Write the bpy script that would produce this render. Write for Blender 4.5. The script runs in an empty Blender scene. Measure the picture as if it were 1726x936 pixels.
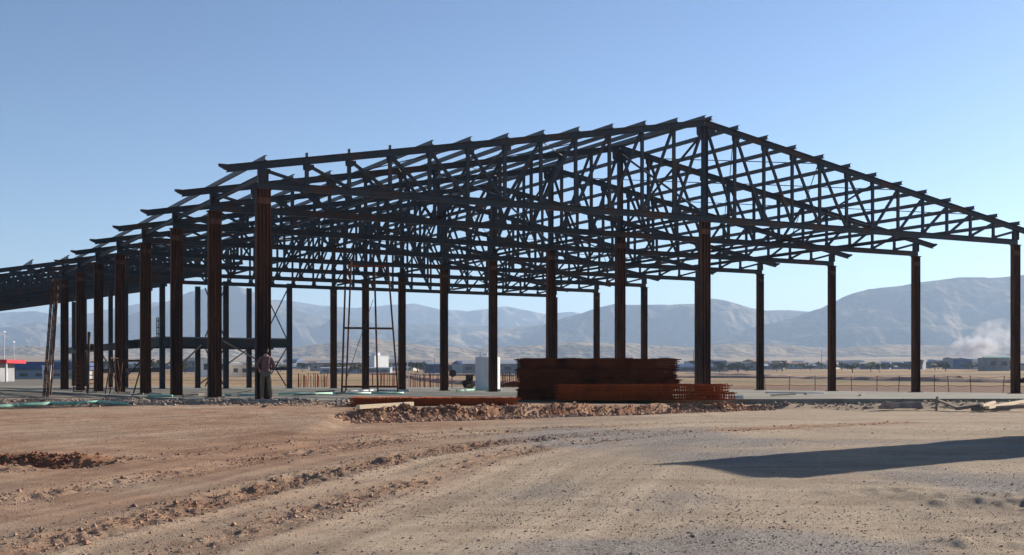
import bpy, bmesh, math, random
import numpy as np
from mathutils import Vector, Matrix
R = math.radians
rng = np.random.default_rng(7)
random.seed(7)
scene = bpy.context.scene
col = scene.collection

# ------------------------------------------------------------------ camera, sky, sun
EYE = 0.73                      # camera height over the concrete pad (the near ground lies lower)
F = 2073.0                      # focal length in photo pixels (1726 wide)
cam_d = bpy.data.cameras.new("camera")
cam_d.sensor_width = 36.0
cam_d.lens = F / 1726.0 * 36.0
cam_d.shift_y = (637.0 - 468.0) / 1726.0
cam_d.clip_start = 0.1
cam_d.clip_end = 60000
cam = bpy.data.objects.new("camera", cam_d)
cam.location = (0, 0, EYE)
cam.rotation_euler = (R(90), 0, 0)
col.objects.link(cam)
scene.camera = cam

SUN_EL = R(22.0)
SUN_AZ = R(34.5)                # from +X towards +Y
sdir = Vector((math.cos(SUN_EL) * math.cos(SUN_AZ), math.cos(SUN_EL) * math.sin(SUN_AZ), math.sin(SUN_EL)))
world = bpy.data.worlds.new("World")
scene.world = world
world.use_nodes = True
nt = world.node_tree
nt.nodes.clear()
sky = nt.nodes.new("ShaderNodeTexSky")
sky.sky_type = 'NISHITA'
sky.sun_disc = False
sky.sun_elevation = SUN_EL
sky.sun_rotation = R(90) - SUN_AZ
sky.altitude = 1500
sky.air_density = 1.0
sky.dust_density = 1.2
sky.ozone_density = 2.0
bg = nt.nodes.new("ShaderNodeBackground")
bg.inputs["Strength"].default_value = 0.074
wo = nt.nodes.new("ShaderNodeOutputWorld")
v1 = nt.nodes.new("ShaderNodeVectorMath"); v1.operation = 'SCALE'; v1.inputs[3].default_value = 0.14
ga = nt.nodes.new("ShaderNodeGamma"); ga.inputs[1].default_value = 1.4
v2 = nt.nodes.new("ShaderNodeVectorMath"); v2.operation = 'SCALE'; v2.inputs[3].default_value = 1 / 0.14
nt.links.new(sky.outputs[0], v1.inputs[0]); nt.links.new(v1.outputs[0], ga.inputs[0])
nt.links.new(ga.outputs[0], v2.inputs[0]); nt.links.new(v2.outputs[0], bg.inputs[0])
nt.links.new(bg.outputs[0], wo.inputs[0])
sd = bpy.data.lights.new("sun", 'SUN')
sd.energy = 5.0
sd.angle = R(0.5)
sd.color = (1.0, 0.90, 0.78)
so = bpy.data.objects.new("sun", sd)
so.rotation_euler = sdir.to_track_quat('Z', 'Y').to_euler()
so.location = (30, 20, 40)
col.objects.link(so)
scene.view_settings.view_transform = 'Standard'
scene.view_settings.look = 'None'
scene.view_settings.gamma = 1.0
scene.view_settings.exposure = 1.0
scene.view_settings.use_curve_mapping = False
scene.cycles.max_bounces = 6
scene.cycles.volume_bounces = 2
scene.cycles.use_denoising = True

# ------------------------------------------------------------------ noise in numpy
def _hash(ix, iy, seed):
    h = (ix.astype(np.int64) * 374761393 + iy.astype(np.int64) * 668265263 + seed * 1442695041) & 0xFFFFFFFF
    h = ((h ^ (h >> 13)) * 1274126177) & 0xFFFFFFFF
    return ((h ^ (h >> 16)) & 0xFFFF) / 65535.0
def vnoise(x, y, seed=0):
    ix = np.floor(x); iy = np.floor(y)
    fx = x - ix; fy = y - iy
    fx = fx * fx * (3 - 2 * fx); fy = fy * fy * (3 - 2 * fy)
    a = _hash(ix, iy, seed); b = _hash(ix + 1, iy, seed)
    c = _hash(ix, iy + 1, seed); d = _hash(ix + 1, iy + 1, seed)
    return (a * (1 - fx) + b * fx) * (1 - fy) + (c * (1 - fx) + d * fx) * fy
def fbm(x, y, scale, octaves=4, seed=0, gain=0.5):
    v = np.zeros_like(x, dtype=float); amp = 1.0; tot = 0
    for o in range(octaves):
        v += amp * (vnoise(x / scale * 2 ** o + 17.3 * o, y / scale * 2 ** o - 9.1 * o, seed + o) - 0.5)
        tot += amp * 0.5; amp *= gain
    return v / tot
def sstep(a, b, x):
    t = np.clip((x - a) / (b - a), 0, 1)
    return t * t * (3 - 2 * t)
def polydist(x, y, pts):
    d = np.full(x.shape, 1e9)
    for (x0, y0), (x1, y1) in zip(pts[:-1], pts[1:]):
        dx, dy = x1 - x0, y1 - y0
        t = np.clip(((x - x0) * dx + (y - y0) * dy) / (dx * dx + dy * dy), 0, 1)
        d = np.minimum(d, np.hypot(x - x0 - t * dx, y - y0 - t * dy))
    return d

# ------------------------------------------------------------------ materials
def mat(name, color, rough=0.8, metal=0.0, noise=None, bump=None, stretch=(1, 1, 1), color2=None, color3=None, scale3=0.5, spec=0.3):
    m = bpy.data.materials.new(name); m.use_nodes = True
    n = m.node_tree.nodes; l = m.node_tree.links
    b = n["Principled BSDF"]
    b.inputs["Base Color"].default_value = (*color, 1)
    b.inputs["Roughness"].default_value = rough
    b.inputs["Metallic"].default_value = metal
    b.inputs["Specular IOR Level"].default_value = spec
    tc = n.new("ShaderNodeTexCoord"); mp = n.new("ShaderNodeMapping")
    mp.inputs["Scale"].default_value = stretch
    oi = n.new("ShaderNodeObjectInfo"); vs_ = n.new("ShaderNodeVectorMath"); vs_.operation = 'SCALE'; vs_.inputs[0].default_value = (37, 53, 71)
    l.new(oi.outputs["Random"], vs_.inputs[3]); l.new(vs_.outputs[0], mp.inputs["Location"])
    l.new(tc.outputs["Object"], mp.inputs[0])
    last = None
    if color2 is not None:
        nz = n.new("ShaderNodeTexNoise"); nz.inputs["Scale"].default_value = noise or 5.0
        nz.inputs["Detail"].default_value = 6; nz.inputs["Roughness"].default_value = 0.65
        l.new(mp.outputs[0], nz.inputs["Vector"])
        cr = n.new("ShaderNodeValToRGB")
        cr.color_ramp.elements[0].position = 0.36; cr.color_ramp.elements[1].position = 0.64
        cr.color_ramp.elements[0].color = (*color, 1); cr.color_ramp.elements[1].color = (*color2, 1)
        l.new(nz.outputs[0], cr.inputs[0]); last = cr.outputs[0]
        if color3 is not None:
            nz3 = n.new("ShaderNodeTexNoise"); nz3.inputs["Scale"].default_value = scale3
            nz3.inputs["Detail"].default_value = 5
            l.new(mp.outputs[0], nz3.inputs["Vector"])
            r3 = n.new("ShaderNodeValToRGB"); r3.color_ramp.elements[0].position = 0.5; r3.color_ramp.elements[1].position = 0.68
            l.new(nz3.outputs[0], r3.inputs[0])
            mx = n.new("ShaderNodeMix"); mx.data_type = 'RGBA'
            l.new(r3.outputs[0], mx.inputs[0]); l.new(last, mx.inputs[6]); mx.inputs[7].default_value = (*color3, 1)
            last = mx.outputs[2]
        l.new(last, b.inputs["Base Color"])
    if bump:
        nb = n.new("ShaderNodeTexNoise"); nb.inputs["Scale"].default_value = bump[0]; nb.inputs["Detail"].default_value = 6
        l.new(mp.outputs[0], nb.inputs["Vector"])
        bp = n.new("ShaderNodeBump"); bp.inputs["Strength"].default_value = bump[1]; bp.inputs["Distance"].default_value = bump[2]
        l.new(nb.outputs[0], bp.inputs["Height"]); l.new(bp.outputs[0], b.inputs["Normal"])
    return m
M = {}
M['steel'] = mat("primed_steel", (0.028, 0.037, 0.046), 0.55, 0.0, 1.6, (30, 0.1, 0.01), (1, 1, 1), (0.048, 0.056, 0.064), (0.085, 0.045, 0.032), 0.9, 0.35)
M['purlin'] = mat("purlin_steel", (0.07, 0.08, 0.09), 0.5, 0.0, 2.0, None, (1, 1, 1), (0.11, 0.12, 0.125), (0.10, 0.075, 0.06), 0.7, 0.4)
M['rust'] = mat("rusty_steel", (0.070, 0.040, 0.030), 0.8, 0.0, 6, (40, 0.3, 0.01), (1, 1, 0.12), (0.16, 0.075, 0.045), (0.036, 0.031, 0.030), 2.2, 0.2)
M['rustred'] = mat("rusty_rebar", (0.24, 0.062, 0.022), 0.9, 0.0, 2.5, None, (1, 1, 1), (0.34, 0.085, 0.026), (0.15, 0.035, 0.015), 1.2, 0.1)
M['rustdark'] = mat("dark_rusty_rebar", (0.085, 0.028, 0.014), 0.9, 0.0, 2.5, None, (1, 1, 1), (0.15, 0.048, 0.02), (0.05, 0.018, 0.012), 1.2, 0.1)
M['concrete'] = mat("concrete", (0.185, 0.18, 0.145), 0.9, 0.0, 0.8, (9, 0.4, 0.02), (1, 1, 1), (0.29, 0.275, 0.22), (0.16, 0.125, 0.095), 0.30)
M['soilclod'] = mat("soil_clods", (0.33, 0.17, 0.10), 1.0, 0.0, 1.5, (20, 0.6, 0.03), (1, 1, 1), (0.42, 0.28, 0.20), (0.20, 0.13, 0.10), 0.9)
M['stone'] = mat("stones", (0.36, 0.29, 0.225), 0.95, 0.0, 3.0, None, (1, 1, 1), (0.20, 0.145, 0.115), (0.42, 0.34, 0.28), 1.2)
M['wood'] = mat("pale_timber", (0.66, 0.54, 0.38), 0.8, 0.0, 4, None, (1, 6, 6), (0.52, 0.41, 0.28))
M['oldwood'] = mat("weathered_timber", (0.20, 0.155, 0.12), 0.9, 0.0, 4, None, (1, 6, 6), (0.30, 0.25, 0.20))
M['green'] = mat("green_pipe_plastic", (0.16, 0.42, 0.30), 0.45, 0.0, 1, None, (1, 1, 1), (0.36, 0.58, 0.47))
M['white'] = mat("white_paint", (0.72, 0.74, 0.76), 0.5, 0.0, 2, None, (1, 1, 0.3), (0.60, 0.62, 0.63))
M['cream'] = mat("cream_wall", (0.58, 0.53, 0.45), 0.85, 0.0, 0.3, None, (1, 1, 1), (0.48, 0.43, 0.37))
M['greywall'] = mat("grey_wall", (0.28, 0.28, 0.29), 0.85, 0.0, 0.3, None, (1, 1, 1), (0.20, 0.20, 0.21))
M['bluewall'] = mat("blue_cladding", (0.045, 0.085, 0.20), 0.6, 0.0, 0.3, None, (1, 1, 1), (0.06, 0.11, 0.24))
M['red'] = mat("red_fascia", (0.55, 0.02, 0.03), 0.5)
M['roof'] = mat("clay_roof", (0.25, 0.12, 0.08), 0.9, 0.0, 0.6, None, (1, 1, 1), (0.33, 0.18, 0.12))
M['sheet'] = mat("sheet_roof", (0.33, 0.36, 0.40), 0.5, 0.0, 0.3, None, (1, 1, 1), (0.25, 0.28, 0.32))
M['glass'] = mat("dark_window_glass", (0.03, 0.04, 0.05), 0.15, spec=0.5)
M['leaf'] = mat("dusty_foliage", (0.045, 0.06, 0.028), 0.9, 0.0, 0.8, None, (1, 1, 1), (0.09, 0.10, 0.05))
M['bark'] = mat("bark", (0.08, 0.06, 0.045), 0.9)
M['skin'] = mat("skin", (0.42, 0.25, 0.18), 0.6)
M['shirt'] = mat("dusty_pink_shirt", (0.19, 0.105, 0.10), 0.9, 0.0, 12, None, (1, 1, 1), (0.13, 0.075, 0.075))
M['trouser'] = mat("khaki_trousers", (0.12, 0.11, 0.08), 0.9, 0.0, 12, None, (1, 1, 1), (0.17, 0.155, 0.11))
M['hair'] = mat("dark_hair", (0.02, 0.015, 0.012), 0.7)
M['boot'] = mat("boot_leather", (0.09, 0.06, 0.04), 0.7)

# ------------------------------------------------------------------ mesh helpers
def tag(o, label=None, cat=None, group=None, kind=None):
    if label: o['label'] = label
    if cat: o['category'] = cat
    if group: o['group'] = group
    if kind: o['kind'] = kind
    return o
def mesh_obj(name, verts, faces, m, parent=None, smooth=False):
    me = bpy.data.meshes.new(name)
    me.from_pydata(verts, [], faces)
    me.materials.append(m)
    if smooth:
        me.polygons.foreach_set("use_smooth", [True] * len(me.polygons))
    o = bpy.data.objects.new(name, me)
    col.objects.link(o)
    if parent is not None: o.parent = parent
    return o
def empty(name, loc=(0, 0, 0), rz=0.0):
    o = bpy.data.objects.new(name, None)
    o.location = loc; o.rotation_euler = (0, 0, rz); o.empty_display_size = 0.3
    col.objects.link(o)
    return o
class MB:
    def __init__(s): s.v = []; s.f = []
    def hexa(s, c):
        n = len(s.v); s.v.extend([tuple(p) for p in c])
        for q in ((0, 3, 2, 1), (4, 5, 6, 7), (0, 1, 5, 4), (1, 2, 6, 5), (2, 3, 7, 6), (3, 0, 4, 7)):
            s.f.append(tuple(n + i for i in q))
    def box(s, x0, y0, z0, x1, y1, z1):
        s.hexa([(x0, y0, z0), (x1, y0, z0), (x1, y1, z0), (x0, y1, z0), (x0, y0, z1), (x1, y0, z1), (x1, y1, z1), (x0, y1, z1)])
    def bar(s, p, q, w, h, up=(0, 0, 1), off=(0, 0)):
        p = Vector(p); q = Vector(q); d = (q - p).normalized(); up = Vector(up)
        if abs(d.dot(up)) > 0.98: up = Vector((0, 1, 0))
        sx = d.cross(up).normalized(); sz = sx.cross(d).normalized()
        o = sx * off[0] + sz * off[1]
        a = sx * (w / 2); b = sz * (h / 2)
        s.hexa([p + o - a - b, p + o + a - b, q + o + a - b, q + o - a - b, p + o - a + b, p + o + a + b, q + o + a + b, q + o - a + b])
    def ibeam(s, p, q, b, h, t=0.018, up=(0, 0, 1)):
        s.bar(p, q, b, t, up, (0, h / 2 - t / 2))
        s.bar(p, q, b, t, up, (0, -h / 2 + t / 2))
        s.bar(p, q, t, h - 2 * t, up)
    def angle(s, p, q, a, t=0.012, up=(0, 0, 1)):
        s.bar(p, q, a, t, up, (0, 0)); s.bar(p, q, t, a, up, (a / 2 - t / 2, -a / 2 - t / 2 + 0.001))
    def tube(s, p, q, r, n=8, r2=None, caps=True):
        p = Vector(p); q = Vector(q); r2 = r if r2 is None else r2
        d = (q - p).normalized(); up = Vector((0, 0, 1)) if abs(d.z) < 0.95 else Vector((1, 0, 0))
        a = d.cross(up).normalized(); b = d.cross(a)
        k = len(s.v)
        for (c, rr) in ((p, r), (q, r2)):
            for i in range(n):
                t = 2 * math.pi * i / n
                s.v.append(tuple(c + a * (rr * math.cos(t)) + b * (rr * math.sin(t))))
        for i in range(n):
            j = (i + 1) % n
            s.f.append((k + i, k + j, k + n + j, k + n + i))
        if caps:
            s.f.append(tuple(k + i for i in range(n))[::-1]); s.f.append(tuple(k + n + i for i in range(n)))
    def build(s, name, m, parent=None, smooth=False): return mesh_obj(name, s.v, s.f, m, parent, smooth)

# ------------------------------------------------------------------ terrain
ER = np.array([0, 60, 120, 200, 350, 600, 900, 1500, 2500, 4000, 7000, 20000], float)
EP = np.array([0, 0, -17.8, -9.5, 1.5, 8.5, 13.0, 18.0, 26.0, 34.0, 42.0, 46.0], float)
def far_z(x, y):
    r = np.hypot(x, y)
    e = np.interp(np.log(np.maximum(r, 60)), np.log(np.maximum(ER, 1)), EP)
    return np.where(r < 120, -0.30, EYE + e * r / F)
TRACKS = [[(-5.6, 8), (-4.55, 11.4), (-3.84, 14.1), (-3.0, 17.9), (-2.5, 19.2), (-1.7, 21.9), (-0.3, 24.2), (2.5, 27.5)],
          [(-3.6, 8.6), (-3.0, 11.6), (-2.2, 14.5), (-1.35, 17.7), (-0.55, 21), (0.6, 23.6), (3.6, 27.0), (10, 31)],
          [(-7.4, 12), (-6.2, 15.5), (-5.0, 19.0), (-3.9, 22.0), (-2.4, 25.0), (0.5, 28.4)],
          [(-9.5, 17), (-7.0, 20.2), (-4.6, 24.2), (-1.6, 27.6), (3.0, 30.2)]]
DITCH = [(-12.6, 22.2), (-9.4, 21.4), (-8.2, 20.8), (-7.2, 20.8)]
DITCH2 = [(-12.0, 20.6), (-9.2, 19.8), (-7.9, 19.4)]
_yt = np.array([0, 8, 11.6, 14.5, 17.7, 21, 23.6, 27, 31, 36]); _xt = np.array([-4.4, -3.6, -3.0, -2.2, -1.35, -0.55, 0.6, 3.6, 9.0, 18.0])
def streaks(x, y):
    off = (x - np.interp(y, _yt, _xt)) / (0.6 + 0.4 * np.clip((y - 8) / 12, 0, 3) ** 0 )
    return fbm(off * 3.2, y * 0.16, 1.0, 4, 131, 0.7) * 1.4
def bank_y(x): return 31.6 + (x + 4.0) * 0.815
def ground_z(x, y, detail=True):
    front = -0.87 + 0.45 * sstep(10, 33, y) + 0.08 * sstep(34, 44, y)
    pad = np.full_like(front, -0.05) - 0.11 * sstep(1, 8, x) * (1 - 0.9 * sstep(8.0, 10.0, x))
    wob = fbm(x, y, 1.6, 4, 3) * 0.32
    by = bank_y(x) + wob
    m_c = sstep(-0.16, 0.12, y - by)
    ysl = 36.0 + 4.2 * sstep(-12, -4, x) * 0
    m_l = sstep(22, 38, y)
    wl = 1 - sstep(-4.6, -3.9, x)
    # right of the bank: stays low, pad rises under the slab
    sb = 41.75 + (np.clip(x, 8, 30) - 8) * 0.105 + fbm(x, y, 2.3, 4, 4) * 0.5
    m_r = sstep(-0.75, 0.15, y - sb) * (0.80 + 0.25 * fbm(x, y, 1.9, 3, 14))
    wr = sstep(7.6, 9.2, x)
    m = (m_l * wl + m_c * (1 - wl)) * (1 - wr) + m_r * wr
    z = front * (1 - m) + (pad - 0.02) * m
    far = far_z(x, y)
    t = sstep(85, 125, np.hypot(x, y))
    z = z * (1 - t) + far * t
    if detail:
        nearw = 1 - sstep(60, 140, np.hypot(x, y))
        z = z + nearw * (fbm(x, y, 5.0, 3, 11) * 0.05)
        outside = 1 - (sstep(40.3, 41.3, y - 0.0 * x) * sstep(-10, -8, x))
        fine = nearw * outside
        z = z + fine * (fbm(x, y, 0.55, 4, 21, 0.6) * 0.016)
        # faint parallel wheel ruts along the tracks
        tr = np.zeros_like(z)
        for i, pts in enumerate(TRACKS):
            d = polydist(x, y, pts)
            amp = (0.55, 0.4, 0.3, 0.22)[i]
            w = np.exp(-(d / (0.42 if i == 0 else 0.32)) ** 2) * (0.45 + 0.9 * np.clip(fbm(x, y, 1.5, 2, 40 + i) + 0.35, 0, 1))
            crumbs = np.clip(fbm(x, y, 0.20, 3, 50 + i, 0.7), -0.25, 1)
            tr = tr + amp * w * (0.22 * crumbs)
            e = np.exp(-((d - 0.50) / 0.16) ** 2)
            tr = tr + amp * 0.05 * e
        z = z + tr
        # tread streaks that follow the tracks
        z = z + nearw * 0.007 * streaks(x, y) * (1 - sstep(26, 34, y)) * (1 - 0.85 * sstep(0.5, 4.0, x - 0.5 * np.clip(y - 22, 0, 9)))
        d = polydist(x, y, DITCH)
        rug = fbm(x * 0.45, y * 1.3, 0.45, 4, 71, 0.65)
        z = z + np.exp(-(d / 0.75) ** 2) * (0.0 + 0.15 * rug + 0.08 * np.abs(fbm(x, y * 1.5, 0.22, 3, 76))) + 0.04 * np.exp(-(d / 0.25) ** 2)
        z = z - 0.18 * np.exp(-((polydist(x, y, [(a, b - 0.7) for a, b in DITCH])) / 0.35) ** 2)
        d2 = polydist(x, y, DITCH2)
        z = z + np.exp(-(d2 / 0.4) ** 2) * (0.04 + 0.22 * fbm(x * 0.5, y * 1.3, 0.4, 4, 72, 0.65))
        # crumbly bank face
        bw = np.exp(-((y - by) / 0.45) ** 2) * (1 - wl) * (1 - wr)
        z = z + bw * (0.16 * np.clip(fbm(x, y, 0.42, 3, 61, 0.6), -0.6, 0.6) + 0.05 * fbm(x, y, 0.13, 2, 62))
        # low rubble berm in front of the left columns
        bl = np.exp(-((y - (37.6 + 0.10 * (x + 8))) / 0.9) ** 2) * wl * sstep(-26, -15, x)
        z = z + bl * (0.10 + 0.12 * fbm(x, y, 0.6, 4, 81))
        # churned heaps at lower right
        for (hx, hy, hr, hh) in ((6.2, 15.2, 0.55, 0.12), (6.9, 14.4, 0.5, 0.10), (4.4, 11.6, 0.35, 0.09), (7.0, 12.9, 0.5, 0.14), (5.4, 12.6, 0.6, 0.06), (7.6, 15.8, 0.6, 0.10), (5.2, 16.2, 0.5, 0.07), (1.6, 15.0, 0.4, 0.04)):
            q = np.hypot((x - hx) / 1.8, y - hy)
            z = z + hh * np.exp(-(q / hr) ** 2) * (0.8 + 0.9 * fbm(x, y, 0.35, 3, 91))
        rr = sstep(2.5, 5.0, x) * (1 - sstep(17, 20, y))
        z = z + rr * 0.035 * fbm(x * 0.4, y, 0.32, 3, 95)
        # the far fields: furrows and low swells
        fw = sstep(120, 400, np.hypot(x, y))
        z = z + fw * fbm(x, y, 260, 4, 33) * 1.2
    return z
th = np.concatenate([np.linspace(-180, -30, 60, endpoint=False), np.linspace(-30, 30, 640, endpoint=False), np.linspace(30, 180, 61)])
rr = [1.0]
while rr[-1] < 6: rr.append(rr[-1] * 1.12)
while rr[-1] < 52: rr.append(rr[-1] * 1.0052)
while rr[-1] < 140: rr.append(rr[-1] * 1.02)
while rr[-1] < 9500: rr.append(rr[-1] * 1.04)
rr = np.array([0.02] + rr)
TH, RR = np.meshgrid(np.radians(th), rr)
GX = RR * np.sin(TH); GY = RR * np.cos(TH)
GZ = ground_z(GX, GY)
nr, ncol = GX.shape
idx = np.arange(nr * ncol).reshape(nr, ncol)
quads = np.stack([idx[:-1, :-1], idx[:-1, 1:], idx[1:, 1:], idx[1:, :-1]], -1).reshape(-1, 4)[:, ::-1]
def np_mesh(name, V, Q, m, smooth=True):
    me = bpy.data.meshes.new(name)
    k = Q.shape[1]
    me.vertices.add(len(V)); me.vertices.foreach_set("co", np.ascontiguousarray(V, dtype=np.float32).ravel())
    me.loops.add(Q.size); me.loops.foreach_set("vertex_index", np.ascontiguousarray(Q, dtype=np.int32).ravel())
    me.polygons.add(len(Q)); me.polygons.foreach_set("loop_start", np.arange(0, Q.size, k, dtype=np.int32))
    me.polygons.foreach_set("loop_total", np.full(len(Q), k, dtype=np.int32))
    me.polygons.foreach_set("use_smooth", np.full(len(Q), smooth))
    me.update(); me.validate()
    me.materials.append(m)
    o = bpy.data.objects.new(name, me); col.objects.link(o)
    return o
def add_attr(o, name, vals):
    a = o.data.attributes.new(name, 'FLOAT', 'POINT')
    a.data.foreach_set("value", np.ascontiguousarray(vals, dtype=np.float32).ravel())

def ground_material():
    m = bpy.data.materials.new("dirt_ground"); m.use_nodes = True
    n = m.node_tree.nodes; l = m.node_tree.links; b = n["Principled BSDF"]
    b.inputs["Roughness"].default_value = 1.0; b.inputs["Specular IOR Level"].default_value = 0.08
    geo = n.new("ShaderNodeNewGeometry")
    def noise(s, d=5, rough=0.6, sc=(1, 1, 1)):
        mp = n.new("ShaderNodeMapping"); mp.inputs["Scale"].default_value = sc
        l.new(geo.outputs["Position"], mp.inputs[0])
        z = n.new("ShaderNodeTexNoise"); z.inputs["Scale"].default_value = s; z.inputs["Detail"].default_value = d
        z.inputs["Roughness"].default_value = rough; l.new(mp.outputs[0], z.inputs["Vector"]); return z.outputs[0]
    def ramp(f, a, b_, c0=(0, 0, 0), c1=(1, 1, 1)):
        r = n.new("ShaderNodeValToRGB"); r.color_ramp.elements[0].position = a; r.color_ramp.elements[1].position = b_
        r.color_ramp.elements[0].color = (*c0, 1); r.color_ramp.elements[1].color = (*c1, 1); l.new(f, r.inputs[0]); return r.outputs[0]
    def mix(f, a, b_, mode='MIX'):
        x = n.new("ShaderNodeMix"); x.data_type = 'RGBA'; x.blend_type = mode
        for s, v in ((0, f), (6, a), (7, b_)):
            if isinstance(v, tuple): x.inputs[s].default_value = (*v, 1)
            elif isinstance(v, float): x.inputs[s].default_value = v
            else: l.new(v, x.inputs[s])
        return x.outputs[2]
    def attr(nm):
        a = n.new("ShaderNodeAttribute"); a.attribute_name = nm; return a.outputs["Fac"]
    base = ramp(noise(0.45), 0.35, 0.65, (0.49, 0.395, 0.295), (0.43, 0.355, 0.27))
    streak = ramp(noise(0.9, 6, 0.7, (0.35, 1.6, 1)), 0.5, 0.72)
    base = mix(streak, base, (0.34, 0.265, 0.20))
    red = ramp(noise(1.3, 5), 0.35, 0.65, (0.22, 0.085, 0.042), (0.42, 0.24, 0.145))
    base = mix(attr("red"), base, red)
    grav = ramp(noise(34, 3, 0.7), 0.38, 0.62, (0.15, 0.135, 0.125), (0.46, 0.42, 0.385))
    base = mix(attr("gravel"), base, grav)
    fine = ramp(noise(55, 4, 0.75), 0.30, 0.70, (0.60, 0.59, 0.58), (1.30, 1.28, 1.26))
    base = mix(0.75, base, fine, 'MULTIPLY')
    base = mix(0.5, base, ramp(attr("streak"), 0.25, 0.8, (0.70, 0.68, 0.66), (1.22, 1.21, 1.19)), "MULTIPLY")
    speck = ramp(noise(14, 5, 0.8), 0.62, 0.72)
    base = mix(speck, base, mix(0.5, base, (0.16, 0.11, 0.08)))
    field = ramp(noise(0.012, 6, 0.6, (0.5, 1.5, 1)), 0.38, 0.62, (0.40, 0.27, 0.14), (0.28, 0.185, 0.11))
    field2 = ramp(noise(0.004, 5, 0.6, (0.35, 1.6, 1)), 0.50, 0.60)
    field = mix(field2, field, (0.17, 0.15, 0.10))
    clump = ramp(noise(0.6, 6, 0.8), 0.40, 0.66, (0.75, 0.75, 0.75), (1.25, 1.22, 1.15))
    field = mix(0.8, field, clump, 'MULTIPLY')
    base = mix(attr("field"), base, field)
    base = mix(attr("plough"), base, (0.20, 0.125, 0.095))
    base = mix(attr("lot"), base, ramp(noise(0.25, 5, 0.6, (0.3, 1.5, 1)), 0.4, 0.6, (0.15, 0.14, 0.115), (0.22, 0.20, 0.165)))
    l.new(base, b.inputs["Base Color"])
    add = n.new("ShaderNodeMath"); add.operation = 'ADD'
    l.new(noise(7, 9, 0.8), add.inputs[0]); l.new(noise(48, 4, 0.7), add.inputs[1])
    bp = n.new("ShaderNodeBump"); bp.inputs["Strength"].default_value = 0.8; bp.inputs["Distance"].default_value = 0.05
    l.new(add.outputs[0], bp.inputs["Height"]); l.new(bp.outputs[0], b.inputs["Normal"])
    return m
gm = ground_material()
ground = np_mesh("ground", np.stack([GX, GY, GZ], -1).reshape(-1, 3), quads, gm)
tag(ground, "rutted tan and reddish dirt of the building site", None, None, "structure")
rad = np.hypot(GX, GY)
redm = np.zeros_like(GX)
for i, pts in enumerate(TRACKS):
    redm = np.maximum(redm, (0.8, 0.55, 0.5, 0.5)[i] * np.exp(-(polydist(GX, GY, pts) / 0.6) ** 2))
redm = np.maximum(redm, 0.95 * np.exp(-(polydist(GX, GY, DITCH) / 1.0) ** 2))
redm = np.maximum(redm, 0.8 * np.exp(-(polydist(GX, GY, DITCH2) / 0.9) ** 2))
redm = np.maximum(redm, 0.7 * np.exp(-((GY - 22.5 - 0.12 * (GX + 6)) / 1.6) ** 2) * (1 - sstep(-5, 0, GX)))
redm = np.maximum(redm, 0.85 * np.exp(-((GY - bank_y(GX)) / 0.7) ** 2) * sstep(-5, -3.5, GX) * (1 - sstep(8, 9.5, GX)))
redm = np.maximum(redm, 0.6 * (1 - sstep(-5, 2, GX - 0.25 * (GY - 20))) * (1 - sstep(40, 60, rad)))
redm = np.clip(redm * (0.85 + 0.6 * fbm(GX, GY, 1.7, 4, 5)), 0, 1)
grv = np.clip(sstep(0.05, 0.5, fbm(GX, GY, 3.5, 4, 15) + 0.55 * np.exp(-(np.hypot((GX - 1.7) / 2.0, (GY - 14.5) / 4.0)) ** 2)), 0, 1) * sstep(-1.5, 1.0, GX) * (1 - sstep(30, 40, rad)) * 0.95
add_attr(ground, "red", redm)
add_attr(ground, "gravel", grv)
add_attr(ground, "streak", np.clip(0.5 + (0.75 * streaks(GX, GY) * (1 - 0.9 * sstep(0.5, 4.0, GX - 0.5 * np.clip(GY - 22, 0, 9))) + 0.5 * fbm(GX, GY * 2.2, 2.6, 5, 141, 0.6) * sstep(0.5, 4.0, GX)) * (1 - sstep(34, 42, rad)), 0, 1))
add_attr(ground, "field", sstep(88, 105, rad + fbm(GX, GY, 30, 3, 6) * 12))
aw = (GX + 8.04) * 0.8811 + (GY - 39.7) * 0.4730
add_attr(ground, "plough", np.clip(sstep(35.5, 37, aw) * (1 - sstep(135, 180, rad + 14 * fbm(GX, GY, 20, 3, 8))) * sstep(50, 60, rad), 0, 1) * 0.85)
add_attr(ground, "lot", sstep(0, 6, -(GX + 0.36 * GY) + 3) * sstep(44, 52, GY) * (1 - sstep(260, 330, rad)))

def gz(x, y, d=True): return float(ground_z(np.array([float(x)]), np.array([float(y)]), d)[0])

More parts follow.
